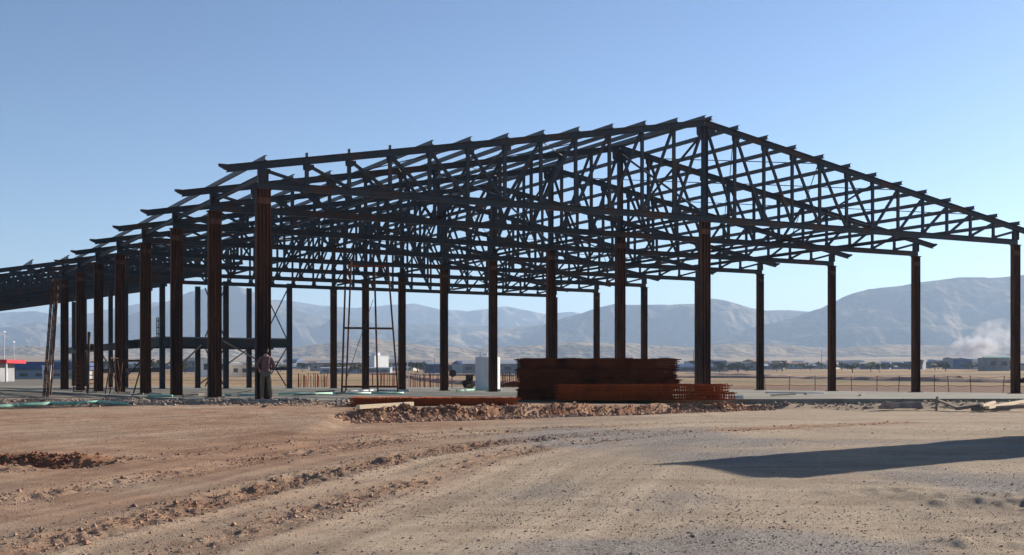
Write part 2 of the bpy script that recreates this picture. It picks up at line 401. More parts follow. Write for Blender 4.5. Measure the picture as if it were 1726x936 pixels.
# ------------------------------------------------------------------ mountains
def mountain(name, pts, dist, depth, seed, mt, label, foot=30, rel=1.0):
    xs = np.array([p[0] for p in pts], float); ys = np.array([p[1] for p in pts], float)
    px = np.linspace(xs[0], xs[-1], int((xs[-1] - xs[0]) / 2.5))
    v = np.linspace(0, 1, 150)
    PX, V = np.meshgrid(px, v)
    prof = np.interp(px, xs, ys)
    prof = prof + fbm(px, px * 0, 60, 5, seed) * 3.0
    hz = (637 - prof)[None, :]
    rdist = dist - depth * (0.55 - V) 
    shape = np.where(V < 0.55, np.sin(np.clip(V / 0.55, 0, 1) * math.pi / 2) ** 1.15, np.cos((V - 0.55) / 0.45 * math.pi / 2 * 0.9))
    ang = (PX - 863) / F
    X = ang * rdist; Y = rdist * 1.0
    Xw = ang * dist
    rid = 1 - np.abs(fbm(Xw, Y, depth * 0.33, 5, seed + 3)) * 2
    er = rel * (rid - 0.6) * 0.30 * np.sin(np.clip(V / 0.55, 0, 1) * math.pi) * (V < 0.55)
    gul = rel * (1 - np.abs(fbm(Xw * 1.6 + Y * 0.4, Y * 0.5, depth * 0.13, 4, seed + 9)) * 2 - 0.6) * 0.18 * np.sin(np.clip(V / 0.55, 0, 1) * math.pi) * (V < 0.55)
    Hh = (foot * 0.5 + (hz - foot * 0.5) * (shape + er + gul))
    Z = EYE + Hh * dist / F * (0.55 + 0.45 * rdist / dist)
    Z = np.minimum(Z, EYE + (hz + 0.5) * rdist / F)
    Z[0, :] = -5; 
    i2 = np.arange(PX.size).reshape(PX.shape)
    q = np.stack([i2[:-1, :-1], i2[:-1, 1:], i2[1:, 1:], i2[1:, :-1]], -1).reshape(-1, 4)
    o = np_mesh(name, np.stack([X, Y, Z], -1).reshape(-1, 3), q, mt)
    return tag(o, label, None, None, "structure")
def hillmat(name, a, b_, c, s):
    m = mat(name, a, 1.0, 0, s, (s * 3, 0.7, 60), (1, 1, 1), b_, c, s * 0.35, 0.0)
    return m
hm1 = hillmat("dry_scrub_hill", (0.05, 0.05, 0.04), (0.15, 0.12, 0.085), (0.34, 0.27, 0.18), 0.004)
hm2 = hillmat("dark_scrub_hill", (0.055, 0.055, 0.045), (0.12, 0.105, 0.075), (0.22, 0.18, 0.13), 0.003)
mountain("mountains_far", [(-700, 540), (-300, 520), (0, 528), (60, 526), (110, 535), (200, 518), (260, 510), (430, 505), (480, 507), (500, 509), (540, 515), (600, 521), (650, 515), (700, 513), (745, 523), (790, 526), (850, 517), (880, 522), (919, 529), (965, 526), (1000, 532), (1150, 530), (1330, 522), (1400, 530), (1900, 520), (2400, 530)],
         11000, 3600, 5, hm2, "hazy far mountain range along the horizon")
mountain("mountains_left", [(-900, 555), (-200, 560), (-20, 556), (60, 545), (150, 548), (210, 535), (262, 516), (320, 492), (358, 487), (395, 483), (425, 492), (470, 512), (540, 535), (640, 545), (760, 548), (900, 552), (1000, 556), (1080, 560), (1150, 566)],
         8200, 3000, 15, hm2, "dark blue mountain behind the left columns")
mountain("mountains_middle", [(700, 575), (860, 552), (925, 545), (975, 530), (1006, 521), (1040, 513), (1060, 516), (1130, 514), (1175, 512), (1200, 503), (1222, 506), (1260, 517), (1290, 524), (1330, 524), (1362, 528), (1400, 524), (1500, 535), (1700, 545), (1900, 560)],
         7200, 2600, 25, hm1, "rounded blue hills right of the middle columns")
mountain("mountain_right", [(1180, 577), (1290, 548), (1345, 532), (1385, 520), (1420, 503), (1465, 488), (1500, 483), (1560, 476), (1620, 470), (1680, 466), (1740, 464), (1850, 466), (2100, 480), (2400, 510), (2800, 540)],
         6200, 2400, 35, hm1, "broad smooth mountain at the right edge", 30, 0.45)
mountain("foothills", [(-900, 590), (-200, 586), (60, 584), (200, 588), (330, 582), (470, 586), (560, 577), (640, 572), (720, 583), (800, 590), (880, 584), (960, 577), (1060, 580), (1160, 586), (1250, 578), (1330, 582), (1420, 588), (1500, 581), (1600, 584), (1720, 577), (1900, 584), (2500, 590)],
         4300, 1500, 45, hillmat("tan_foothill", (0.20, 0.155, 0.10), (0.33, 0.25, 0.16), (0.12, 0.105, 0.075), 0.006), "low tan foothills below the mountains", 28, 0.5)

# ------------------------------------------------------------------ hall frame geometry (local frame: x along truss, y along building, z up)
ANG = math.atan2(1113, 2073)
P0 = Vector((-8.04, 39.7, 0)); W_ = Vector((math.cos(ANG), math.sin(ANG), 0)); U_ = Vector((-math.sin(ANG), math.cos(ANG), 0))
SPAN = 35.34; HALF = 17.67; NP = 12; DX = HALF / NP
ZB = 6.95; ZE = 7.60; ZA = 10.68; SL = (ZA - ZE) / HALF
def ztop(x): return ZA - SL * abs(x - HALF)
hall = empty("steel_hall_frame", P0, ANG)
tag(hall, "large open gabled steel frame of trusses on rusty columns, standing on the concrete pad", "steel frame")

def column_mesh(a=0.46, h=ZB - 0.12, ribs=3):
    b = MB()
    fw = 0.20
    b.box(-a / 2, -fw / 2, 0.03, -a / 2 + 0.025, fw / 2, h - 0.03)
    b.box(a / 2 - 0.025, -fw / 2, 0.03, a / 2, fw / 2, h - 0.03)
    b.box(-a / 2 + 0.025, -0.012, 0.03, a / 2 - 0.025, 0.012, h - 0.03)
    for i in range(ribs):
        x = -a / 2 + a * (i + 1) / (ribs + 1)
        for s in (-1, 1):
            b.box(x - 0.014, s * 0.012 if s > 0 else -0.094, 0.03, x + 0.014, 0.094 if s > 0 else -0.012, h - 0.03)
    for z in (h - 0.5,):
        b.box(-a / 2 + 0.03, -0.102, z, a / 2 - 0.03, -0.095, z + 0.22)
    b.box(-a / 2 - 0.08, -fw / 2 - 0.1, 0.004, a / 2 + 0.08, fw / 2 + 0.1, 0.03)
    b.box(-a / 2 - 0.04, -fw / 2 - 0.04, h - 0.03, a / 2 + 0.04, fw / 2 + 0.04, h)
    return b
c_edge = column_mesh(0.48, ribs=3)
c_mid = column_mesh(0.44, ribs=2)
first = {}
for row, (x, kind) in enumerate(((0, 'e'), (HALF, 'm'), (SPAN, 'r'))):
    for k in range(8):
        key = 'e' if kind == 'e' else 'm'
        if key not in first:
            o = (c_edge if key == 'e' else c_mid).build("column", M['rust'], hall); first[key] = o
        else:
            o = first[key].copy(); col.objects.link(o); o.parent = hall
        o.location = (x, 6 * k, 0)
        if k >= 2: o.scale = (0.97, 1, 1)

def add_gusset(b, x, z, dirx, dz, s=0.26):
    # irregular plate in truss plane at a node
    n = len(b.v)
    pts = [(x - s * 0.5, z), (x + s * 0.5 + dirx * 0.12, z), (x + s * 0.4 + dirx * 0.14, z + dz * 0.6), (x + dirx * 0.05, z + dz), (x - s * 0.45, z + dz * 0.8)]
    for y in (-0.022, 0.022):
        for p in pts: b.v.append((p[0], y, p[1]))
    m_ = len(pts)
    b.f.append(tuple(n + i for i in range(m_))); b.f.append(tuple(n + m_ + i for i in range(m_))[::-1])
    for i in range(m_):
        j = (i + 1) % m_
        b.f.append((n + i, n + m_ + i, n + m_ + j, n + j))
def truss_members():
    tc = MB(); bc = MB(); vs = []; ds = []
    nodes = [HALF + s * DX * i for s in (-1, 1) for i in range(NP + 1)]
    # top chords with overhanging tails
    for s in (-1, 1):
        xe = HALF + s * (HALF + 1.20)
        p = (HALF + s * 0.01, 0, ztop(HALF)); q = (xe, 0, ztop(xe))
        tc.ibeam(p, q, 0.15, 0.24)
        xt = xe + s * 0.004
        tc.hexa([(xt, -0.075, ztop(xe) - 0.05), (xt + s * 0.22, -0.075, ztop(xe) + 0.06), (xt + s * 0.22, 0.075, ztop(xe) + 0.06), (xt, 0.075, ztop(xe) - 0.05),
                 (xt, -0.075, ztop(xe) + 0.13), (xt + s * 0.24, -0.075, ztop(xe) + 0.13), (xt + s * 0.24, 0.075, ztop(xe) + 0.13), (xt, 0.075, ztop(xe) + 0.13)])
    bc.ibeam((-0.15, 0, ZB), (SPAN + 0.15, 0, ZB), 0.15, 0.24)
    for s in (-1, 1):
        for i in range(NP + 1):
            x = HALF + s * DX * i
            zt = ztop(x) - 0.12; zb = ZB + 0.12
            w = 0.12
            if i == 0:
                if s < 0: continue
                w = 0.24
            if i == NP: w = 0.34
            v = MB()
            if i in (0, NP): v.ibeam((x, 0, zb), (x, 0, zt), 0.14, w, 0.016, up=(1, 0, 0))
            else: v.bar((x, -0.03, zb), (x, -0.03, zt), 0.035, w, up=(1, 0, 0)); v.bar((x, 0.035, zb), (x, 0.035, zt), 0.012, w, up=(1, 0, 0))
            vs.append((v, s * i))
        for i in range(NP):
            xa = HALF + s * DX * i; xb = HALF + s * DX * (i + 1)
            if i < 6: p, q = (xa + s * 0.10, 0, ztop(xa) - 0.22), (xb - s * 0.07, 0, ZB + 0.16)
            else: p, q = (xa + s * 0.10, 0, ZB + 0.16), (xb - s * 0.12, 0, ztop(xb) - 0.18)
            d = MB()
            d.bar(p, q, 0.04, 0.10, off=(0.028, 0)); d.bar(p, q, 0.012, 0.10, off=(-0.03, 0))
            ds.append((d, s * (i + 0.5)))
        for i in range(1, NP + 1):
            x = HALF + s * DX * i
            add_gusset(tc, x, ztop(x) - 0.115, s * (1 if i < 6 else -1), -0.24)
            add_gusset(bc, x, ZB + 0.115, -s * (1 if i < 7 else -1), 0.15, 0.20)
        add_gusset(tc, HALF + s * 0.22, ztop(HALF) - 0.14, s, -0.42, 0.34)
    return tc, bc, vs, ds
tc, bc, vs, ds = truss_members()
tr0 = empty("truss"); tr0.parent = hall
o_tc = tc.build("top_chord", M['steel'], tr0); o_bc = bc.build("bottom_chord", M['steel'], tr0)
kids = [o_tc, o_bc]
for v, i in vs: kids.append(v.build("vertical", M['steel'], tr0))
for d, i in ds: kids.append(d.build("diagonal", M['steel'], tr0))
allweb = MB()
for v, i in vs + ds:
    n = len(allweb.v); allweb.v += v.v; allweb.f += [tuple(n + j for j in f) for f in v.f]
web0 = None
for k in range(1, 8):
    t = empty("truss"); t.parent = hall; t.location = (0, 6 * k, 0)
    src = kids if k <= 3 else [o_tc, o_bc]
    for c in src:
        d = c.copy(); col.objects.link(d); d.parent = t
    if k > 3:
        if web0 is None:
            web0 = allweb.build("web_members", M['steel'], t); w = web0
        else:
            w = web0.copy(); col.objects.link(w); w.parent = t
        w['kind'] = 'stuff'
# purlins: light channels on the top chords
def purlin(b, x, y0, y1, zoff=0.0, h=0.16):
    z = ztop(x) + 0.125 + zoff
    s = -1 if x < HALF else 1
    b.box(x - 0.01, y0, z + 0.002, x + 0.01, y1, z + h)
    b.box(x + 0.011, y0, z + h - 0.012, x + 0.075, y1, z + h)
    b.box(x + 0.011, y0, z + 0.002, x + 0.075, y1, z + 0.014)
for s in (-1, 1):
    for i in range(0, NP + 1):
        x = HALF + s * (DX * i if i else 0.16)
        b = MB()
        y0 = -0.22
        if s < 0 and i in (9, 10, 11):
            y0 = 5.9
            # cleats left on the front truss
            b.box(x - 0.03, -0.05, ztop(x) + 0.123, x + 0.03, 0.05, ztop(x) + 0.26)
        y1 = 42.15
        if s < 0 and i in (2, 5): y1 = 36.2
        purlin(b, x, y0, y1)
        b.build("purlin", M['purlin'], hall)
# ties and bracing
def add_brace(pts, name="brace", r=0.03):
    b = MB()
    for p, q in pts: b.bar(p, q, r * 2, r * 2.0)
    return b.build(name, M['steel'], hall)
for k in range(7):
    y0, y1 = 6 * k + 0.06, 6 * (k + 1) - 0.06
    if k in (0, 2, 4, 6):
        add_brace([((HALF, y0, ZB + 0.2), (HALF, y1, ZA - 0.25)), ((HALF + 0.08, y0, ZA - 0.25), (HALF + 0.08, y1, ZB + 0.2))], r=0.035)
    for s in (-1, 1):
        xx = HALF + s * DX * 6
        if k in (0, 3, 6):
            add_brace([((xx, y0, ZB + 0.2), (xx, y1, ztop(xx) - 0.2)), ((xx + 0.08, y0, ztop(xx) - 0.2), (xx + 0.08, y1, ZB + 0.2))])
    for s, pan in ((1, (1, 4)), (1, (4, 7)), (1, (7, 10)), (-1, (2, 5)), (-1, (7, 9))):
        if k in (0, 1, 4, 6):
            xa, xb = HALF + s * DX * pan[0], HALF + s * DX * pan[1]
            add_brace([((xa, y0, ztop(xa) - 0.02), (xb, y1, ztop(xb) - 0.02)), ((xb, y0, ztop(xb) - 0.06), (xa, y1, ztop(xa) - 0.06))], "roof_brace", 0.016)
for x in (DX * 6, HALF + 0.0, SPAN - DX * 6, DX * 3, SPAN - DX * 3):
    b = MB(); b.ibeam((x + 0.2, 0.1, ZB + 0.19), (x + 0.2, 41.9, ZB + 0.19), 0.08, 0.12, 0.012); b.build("longitudinal_tie", M['steel'], hall)
for x in (0.0,):
    b = MB(); b.ibeam((x, 0.12, ZB + 0.30), (x, 41.9, ZB + 0.30), 0.10, 0.16, 0.012); b.build("eave_beam", M['steel'], hall)

# ------------------------------------------------------------------ annex roof frame behind, same grid
annex = empty("annex_roof_frame", tuple(P0 + U_ * 48), ANG)
tag(annex, "lower dense lattice roof frame behind the left end of the big hall, sloping down to the left", "steel frame")
AZ0 = 6.11 + 0.12; ASL = 0.172; AD = 1.55
def az(x): return AZ0 + ASL * (x + 3.0)
def rafter():
    tcb = MB(); bcb = MB(); wb = MB()
    x0, x1 = -22.0, 13.0
    bcb.ibeam((x0, 0, az(x0)), (x1, 0, az(x1)), 0.16, 0.26)
    tcb.ibeam((x0, 0, az(x0) + AD), (x1, 0, az(x1) + AD), 0.16, 0.28)
    n = 32
    for i in range(n + 1):
        x = x0 + 0.1 + (x1 - x0 - 0.2) * i / n
        wb.bar((x, 0, az(x) + 0.13), (x, 0, az(x) + AD - 0.14), 0.10, 0.16, up=(1, 0, 0))
        if i < n:
            xn = x0 + 0.1 + (x1 - x0 - 0.2) * (i + 1) / n
            wb.bar((x, 0, az(x) + 0.14), (xn, 0, az(xn) + AD - 0.15), 0.06, 0.15)
            wb.bar((xn, 0.07, az(xn) + 0.14), (x, 0.07, az(x) + AD - 0.15), 0.06, 0.10)
        wb.box(x - 0.26, -0.06, az(x) + AD - 0.42, x + 0.26, -0.035, az(x) + AD - 0.13)
    return tcb, bcb, wb
rt, rb, rw = rafter()
proto = None
for k in range(6):
    t = empty("lattice_rafter"); t.parent = annex; t.location = (0, 6 * k, 0)
    if proto is None:
        proto = [rt.build("top_chord", M['steel'], t), rb.build("bottom_chord", M['steel'], t), rw.build("web_members", M['steel'], t)]
    else:
        for c in proto:
            d = c.copy(); col.objects.link(d); d.parent = t
for i in range(14):
    x = -21.5 + i * 2.25
    b = MB(); z = az(x) + AD + 0.15
    b.box(x - 0.012, -0.7, z, x + 0.012, 30.4, z + 0.28); b.box(x + 0.013, -0.7, z + 0.26, x + 0.10, 30.4, z + 0.28)
    b.build("purlin", M['purlin'], annex)
ac = MB(); ac.ibeam((0, 0, 0.0), (0, 0, 7.5), 0.22, 0.32, 0.02, up=(1, 0, 0))
acm = None
for k in range(6):
    for x in (6.0, -20.0):
        if acm is None: acm = ac.build("column", M['steel'], annex); o = acm
        else: o = acm.copy(); col.objects.link(o); o.parent = annex
        o.location = (x, 6 * k, -0.02 if x > 0 else -0.3)
        o.scale = (1, 1, (az(x) - 0.14) / 7.5)

# ------------------------------------------------------------------ mezzanine
mez = empty("mezzanine_frame", tuple(P0 + U_ * 42.9), ANG)
tag(mez, "dark steel mezzanine with deep floor beams and cross braces, behind the left columns", "steel frame")
ZM = 3.35
posts = [(14.8, 0, 7.2), (10.4, 0, 7.2), (6.2, 0, 7.2), (13.6, 5.6, 7.4), (9.9, 5.6, 7.4), (15.4, 9.0, 7.5), (5.2, 9.6, 7.2), (4.6, 15.0, 7.0)]
pm = None
for (x, y, h) in posts:
    b = MB(); b.ibeam((0, 0, 0), (0, 0, h), 0.24, 0.34, 0.02, up=(1, 0, 0)); b.box(-0.25, -0.2, 0.003, 0.25, 0.2, 0.03)
    if pm is None: pm = b.build("post", M['steel'], mez); o = pm
    else: o = pm.copy(); col.objects.link(o); o.parent = mez
    o.location = (x, y, 0)
def mbeam(p, q, h=0.55, name="floor_beam"):
    b = MB(); b.ibeam(p, q, 0.24, h, 0.03); b.build(name, M['steel'], mez)
mbeam((6.2, -0.14, ZM - 0.3), (14.8, -0.14, ZM - 0.3))
mbeam((5.0, 5.6, ZM - 0.3), (15.4, 5.6, ZM - 0.3))
mbeam((6.0, 0, ZM - 0.32), (4.4, 30, ZM - 0.32), 0.5)
mbeam((4.6, 15, ZM - 0.3), (2.9, 15, ZM - 0.3), 0.45)
mbeam((6.2, 0.0, 1.25), (4.9, 15, 1.25), 0.3)
mbeam((10.4, 0.16, ZM - 0.35), (9.9, 5.45, ZM - 0.35), 0.5)
mbeam((13.6, 0.16, ZM - 0.35), (13.6, 5.45, ZM - 0.35), 0.5)
for i in range(9):
    x = 6.8 + i * 0.95; b = MB(); b.ibeam((x, -0.02, ZM - 0.12), (x, 5.4, ZM - 0.12), 0.1, 0.2, 0.014); b.build("joist", M['steel'], mez)
for (x0, y0, x1, y1, z0, z1) in ((6.2, 0, 5.2, 9.6, ZM, 0.2), (5.2, 9.6, 4.6, 15, 0.2, ZM), (9.9, 5.6, 13.6, 5.6, 0.2, ZM - 0.5)):
    b = MB(); b.bar((x0, y0, z0), (x1, y1, z1), 0.07, 0.07); b.build("cross_brace", M['steel'], mez)
b = MB(); b.box(6.0, 0.2, ZM, 14.9, 9.2, ZM + 0.09); b.build("deck", M['greywall'], mez)
for (x0, x1, y, z0, z1) in ((13.0, 14.6, -0.05, ZM + 0.1, 6.7), (13.0, 14.6, 0.0, 0.15, ZM - 0.6), (9.0, 10.3, -0.05, ZM + 0.1, 6.7), (9.0, 10.3, 0.0, 0.15, ZM - 0.6)):
    b = MB(); b.bar((x0, y, z0), (x1, y, z1), 0.05, 0.07); b.bar((x0, y + 0.08, z1), (x1, y + 0.08, z0), 0.05, 0.07); b.build("cross_brace", M['steel'], mez)
b = MB(); b.ibeam((12.9, 0, 0), (12.9, 0, ZM - 0.6), 0.14, 0.2, 0.014, up=(1, 0, 0)); b.build("short_post", M['steel'], mez)
b = MB(); b.ibeam((12.0, -0.03, 1.35), (14.6, -0.03, 1.35), 0.12, 0.2, 0.014); b.build("low_tie", M['steel'], mez)
for (p, q) in (((7.2, -0.6, 1.5), (8.6, -0.6, 2.9)), ((10.0, -0.7, 3.2), (12.2, -0.7, 2.0))):
    b = MB(); b.bar(p, q, 0.05, 0.10); b.build("prop", M['oldwood'], mez)

# lattice post standing on the mezzanine
def lattice_mast(name, label, base, top, w, seg, mt, rr_=0.02, cat="lattice mast"):
    base = Vector(base); top = Vector(top)
    e = empty(name, base); tag(e, label, cat)
    d = top - base
    for i, (a, c) in enumerate(((-1, -1), (1, -1), (1, 1), (-1, 1))):
        b = MB(); b.bar(Vector((a * w / 2, c * w / 2, 0)), d + Vector((a * w / 2, c * w / 2, 0)), rr_ * 2, rr_ * 2); b.build("rail", mt, e)
    b = MB()
    for i in range(seg):
        p0 = d * (i / seg); p1 = d * ((i + 1) / seg); s = 1 if i % 2 else -1
        for y in (-w / 2, w / 2):
            b.bar(p0 + Vector((-s * w / 2, y, 0)), p1 + Vector((s * w / 2, y, 0)), rr_, rr_)
            b.bar(p1 + Vector((-w / 2, y, 0)), p1 + Vector((w / 2, y, 0)), rr_, rr_)
    b.build("lacing", mt, e)
    return e
lp = P0 + U_ * 44.0 + W_ * 6.3
lattice_mast("lattice_post", "short dark lattice post standing upright on the mezzanine deck", (lp.x, lp.y, ZM + 0.09), (lp.x, lp.y, ZM + 1.35), 0.36, 6, M['steel'], 0.025)

# ------------------------------------------------------------------ slab
def slab(name, pts, z0, z1, m, label):
    n = len(pts)
    v = [(x, y, z0) for x, y in pts] + [(x, y, z1) for x, y in pts]
    f = [tuple(range(n))[::-1], tuple(range(n, 2 * n))] + [(i, (i + 1) % n, n + (i + 1) % n, n + i) for i in range(n)]
    o = mesh_obj(name, v, f, m)
    return tag(o, label, None, None, "structure")
pb = P0 + U_ * 79 - W_ * 1.5; pc = P0 + U_ * 79 + W_ * 17; pd = P0 + U_ * 43.5 + W_ * 36.2; pe = P0 + W_ * 38 + U_ * 2
slab("concrete_slab", [(-8.9, 38.9), (-7.2, 38.95), (-3.0, 40.4), (3, 41.6), (8.4, 42.4), (16, 43.0), (30, 44.6), (37, 49), (24.1, 57.3), (pd.x, pd.y), (pc.x, pc.y), (pb.x, pb.y), (-36.5, 84)], -0.45, 0.0, M['concrete'], "pale green-grey concrete slab under the steel frame")

# ------------------------------------------------------------------ rebar piles
def cage_mesh(L, w, h, step, r, nlong):
    b = MB()
    for i in range(nlong):
        t = i / max(1, nlong - 1)
        for y in (0, w):
            b.bar((random.uniform(-0.05, 0.03), y, r * 2 + t * (h - 4 * r)), (L + random.uniform(-0.04, 0.05), y, r * 2 + t * (h - 4 * r) + random.uniform(-0.015, 0.015)), 2 * r, 2 * r)
        b.bar((random.uniform(-0.10, 0.06), t * w, h), (L + random.uniform(-0.08, 0.14), t * w, h), 2 * r, 2 * r)
    n = int(L / step)
    for i in range(n):
        x = (i + 0.5) * step + random.uniform(-0.012, 0.012)
        z1 = h + random.uniform(0, 0.03)
        b.bar((x, -r, 0), (x, -r, z1), 2.2 * r, 2.0 * r); b.bar((x + 0.01, w + r, 0), (x + 0.01, w + r, z1), 2.2 * r, 2.0 * r)
        b.bar((x, -r, z1 + r), (x, w + r, z1 + r), 2.2 * r, 2.0 * r); b.bar((x, -r, r), (x, w + r, r), 2.2 * r, 2.0 * r)
    return b
def px2(x, y, z=0.0):           # photo pixel on a level z -> world point
    Y = F * (EYE - z) / (y - 637.0)
    return Vector(((x - 863) / F * Y, Y, z))
def pile(L, w, h, step, r, nlong, origin, ang, nx, nz, mt, lab, group, dz=None):
    protos = []
    e = Vector((math.cos(ang), math.sin(ang), 0)); nrm = Vector((-e.y, e.x, 0))
    for j in range(nx):
        for k in range(nz):
            if len(protos) < 3:
                o = cage_mesh(L, w, h, step, r, nlong).build("rebar_cage", mt); protos.append(o)
            else:
                o = random.choice(protos).copy(); col.objects.link(o)
            p = origin + nrm * (j * (w + 0.07)) + e * random.uniform(-0.06, 0.06) + Vector((0, 0, k * (h + 0.035)))
            o.location = p; o.rotation_euler = (0, 0, ang + random.uniform(-0.014, 0.014))
            o.scale = (random.uniform(0.95, 1.03), 1, random.uniform(0.99, 1.05))
            tag(o, lab, "rebar cage", group)
a_big = R(3)
pile(5.35, 0.42, 0.31, 0.075, 0.012, 7, Vector((0.30, 41.0, 0.0)), a_big, 4, 4, M['rustdark'], "rusty rebar cage in the tall dark stack beside the central column", "rebar cages in the tall dark stack")
pile(5.7, 0.34, 0.22, 0.085, 0.011, 3, Vector((1.55, 39.7, 0.0)), R(6), 4, 2, M['rustred'], "orange rusty rebar cage in the low pile lying in front of the tall stack", "rebar cages in the low pile in front")
pile(4.9, 0.30, 0.13, 0.09, 0.010, 3, Vector((-4.70, 35.6, -0.17)), R(-2.0), 3, 2, M['rustred'], "flat rusty rebar cage in the low pile left of the tall stack", "rebar cages lying left of the stack")

# ------------------------------------------------------------------ planks, pipes, lumber
def plank(p, q, w, h, mt, label, group=None, name="plank", cat="plank"):
    b = MB(); p = Vector(p); q = Vector(q); c = (p + q) / 2
    b.bar(p - c, q - c, w, h)
    o = b.build(name, mt); o.location = c
    return tag(o, label, cat, group)
def wp(x, y, Y): return Vector(((x - 863) / F * Y, Y, EYE + (637 - y) * Y / F))
def gp(x, y, dz=0.02):           # photo pixel to a point on the modelled ground
    z = -0.3
    for _ in range(25):
        Y = F * (EYE - z) / (y - 637.0); X = (x - 863) / F * Y
        z = z * 0.5 + 0.5 * gz(X, Y)
    return Vector((X, Y, z + dz))
_p = Vector((-3.95, 31.5, -0.02)); _q = Vector((-2.70, 33.2, 0.03))
plank(_p, _q, 0.14, 0.10, M['wood'], "pale new timber plank lying on the trench edge by the left rebar pile")
for i, (a, c, mt, w, h, lb) in enumerate((((1664, 687), (1728, 677), 'wood', 0.14, 0.09, "long pale timber beam on the lumber heap at the right edge"),
        ((1655, 684), (1672, 680), 'wood', 0.1, 0.08, "short pale timber end poking out left of the long pale beam"),
        ((1580, 675), (1616, 688), 'oldwood', 0.11, 0.06, "grey plank leaning down to the right by the small stake"),
        ((1584, 686), (1612, 689), 'wood', 0.09, 0.05, "thin pale plank lying flat beside the leaning grey plank"),
        ((1612, 689), (1660, 682), 'oldwood', 0.25, 0.10, "weathered board in the scrap line left of the lumber heap"),
        ((1640, 690), (1740, 684), 'oldwood', 0.35, 0.12, "dark weathered timber under the long pale beam"),
        ((1650, 690), (1700, 690), 'oldwood', 0.15, 0.10, "dark short timber lowest in front of the lumber heap"))):
    p = wp(*a, 40.9 - 0.12 * i); q = wp(*c, 40.9 - 0.12 * i)
    if i == 0: p = wp(*a, 39.6); q = wp(1738, 674.5, 43.6)
    if i == 1: p = wp(*a, 39.9); q = wp(1676, 678, 41.2)
    if i == 2: p = wp(1582, 675, 41.9); q = wp(1618, 689.5, 40.3)
    plank(p, q, w, h, M[mt], lb)
b = MB(); b.bar((0, 0, -0.05), (0.03, 0, 0.42), 0.06, 0.06); o = b.build("stake", M['oldwood']); o.location = wp(1578, 690, 41.0); tag(o, "short wooden stake upright beside the leaning grey plank", "stake")
b = MB(); b.hexa([(-0.6, -0.12, 0), (0.9, -0.12, 0), (0.9, 0.25, 0), (-0.6, 0.25, 0), (-0.35, 0.12, 0.24), (0.85, 0.10, 0.27), (0.85, 0.24, 0.27), (-0.35, 0.24, 0.24)])
o = b.build("concrete_block", M['stone']); o.scale = (0.85, 0.85, 0.8); o.location = wp(1517, 688.5, 41.4); tag(o, "rough grey concrete block lying against the slab edge", "block")
b = MB(); b.hexa([(-0.22, -0.15, -0.02), (0.25, -0.15, -0.02), (0.25, 0.2, -0.02), (-0.22, 0.2, -0.02), (-0.05, -0.1, 0.24), (0.14, -0.08, 0.2), (0.12, 0.1, 0.22), (-0.06, 0.12, 0.25)])
o = b.build("boulder", M['stone']); o.location = wp(1494, 688.5, 41.2); tag(o, "dark pointed rock left of the grey concrete block", "rock")
b = MB(); b.hexa([(-0.25, -0.1, 0), (0.25, -0.1, 0), (0.25, 0.1, 0), (-0.25, 0.1, 0), (-0.22, -0.08, 0.1), (0.22, -0.08, 0.11), (0.2, 0.08, 0.1), (-0.2, 0.08, 0.1)])
o = b.build("polystyrene_block", M['white']); o.location = px2(1241, 672, 0.0) + Vector((0, 0, 0.0)); tag(o, "small white block on the slab at the right end of the low rebar pile", "block")
o.location.z = 0.002; 

def pipe(pts, r, mt, label, cat="pipe", name="plastic_pipe"):
    b = MB()
    for p, q in zip(pts[:-1], pts[1:]): b.tube(p, q, r, 8)
    return tag(b.build(name, mt, None, True), label, cat)
pipe([gp(-30, 690, 0.05), gp(30, 686, 0.05), gp(85, 683, 0.05), gp(130, 681, 0.05)], 0.05, M['green'], "pale green plastic pipe on the dirt at the left edge")
pipe([gp(128, 683, 0.05), gp(165, 682, 0.06), gp(215, 684, 0.05)], 0.045, M['green'], "short darker green pipe continuing right of the pale green one")
def sp(x, y, r=0.04): v = px2(x, y, 0.0); return Vector((v.x, v.y, r + 0.002))
pipe([sp(380, 667), sp(430, 667.5)], 0.05, M['green'], "green pipe on the slab between the first two left columns")
pipe([sp(470, 666), sp(560, 665), sp(625, 664.5), sp(680, 664)], 0.05, M['green'], "long pale green pipe on the slab right of the nearest column")
pipe([sp(590, 661), sp(640, 659), sp(690, 660)], 0.045, M['white'], "white bent pipe on the slab behind the long green pipe")
pipe([sp(770, 660), sp(800, 658.5), sp(845, 659)], 0.045, M['green'], "pale green pipe in front of the white tank")
pipe([sp(250, 669), sp(290, 669.5)], 0.05, M['green'], "green pipe stub between the third and fourth left columns")
pipe([sp(1290, 663.5), sp(1390, 664)], 0.03, M['white'], "thin pale pipe lying on the slab by the right columns")

for i, (x, y) in enumerate(((205, 664), (232, 668), (262, 665), (318, 670), (338, 667), (395, 669), (412, 664), (515, 668), (548, 662), (575, 666), (1010, 662), (1320, 668), (1362, 666), (1452, 668))):
    v = px2(x, y, 0.0); a = random.uniform(-0.5, 1.3); l_ = random.uniform(0.4, 1.1)
    b = MB(); b.bar((-l_ / 2, 0, 0), (l_ / 2, 0, random.uniform(0, 0.10)), random.uniform(0.09, 0.2), random.uniform(0.03, 0.08))
    o = b.build("timber_offcut", M[random.choice(('wood', 'oldwood', 'oldwood'))]); o.location = (v.x, v.y, 0.045); o.rotation_euler = (0, 0, a)
    tag(o, "short timber offcut lying loose on the slab among the columns", "offcut", "timber offcuts littering the slab")
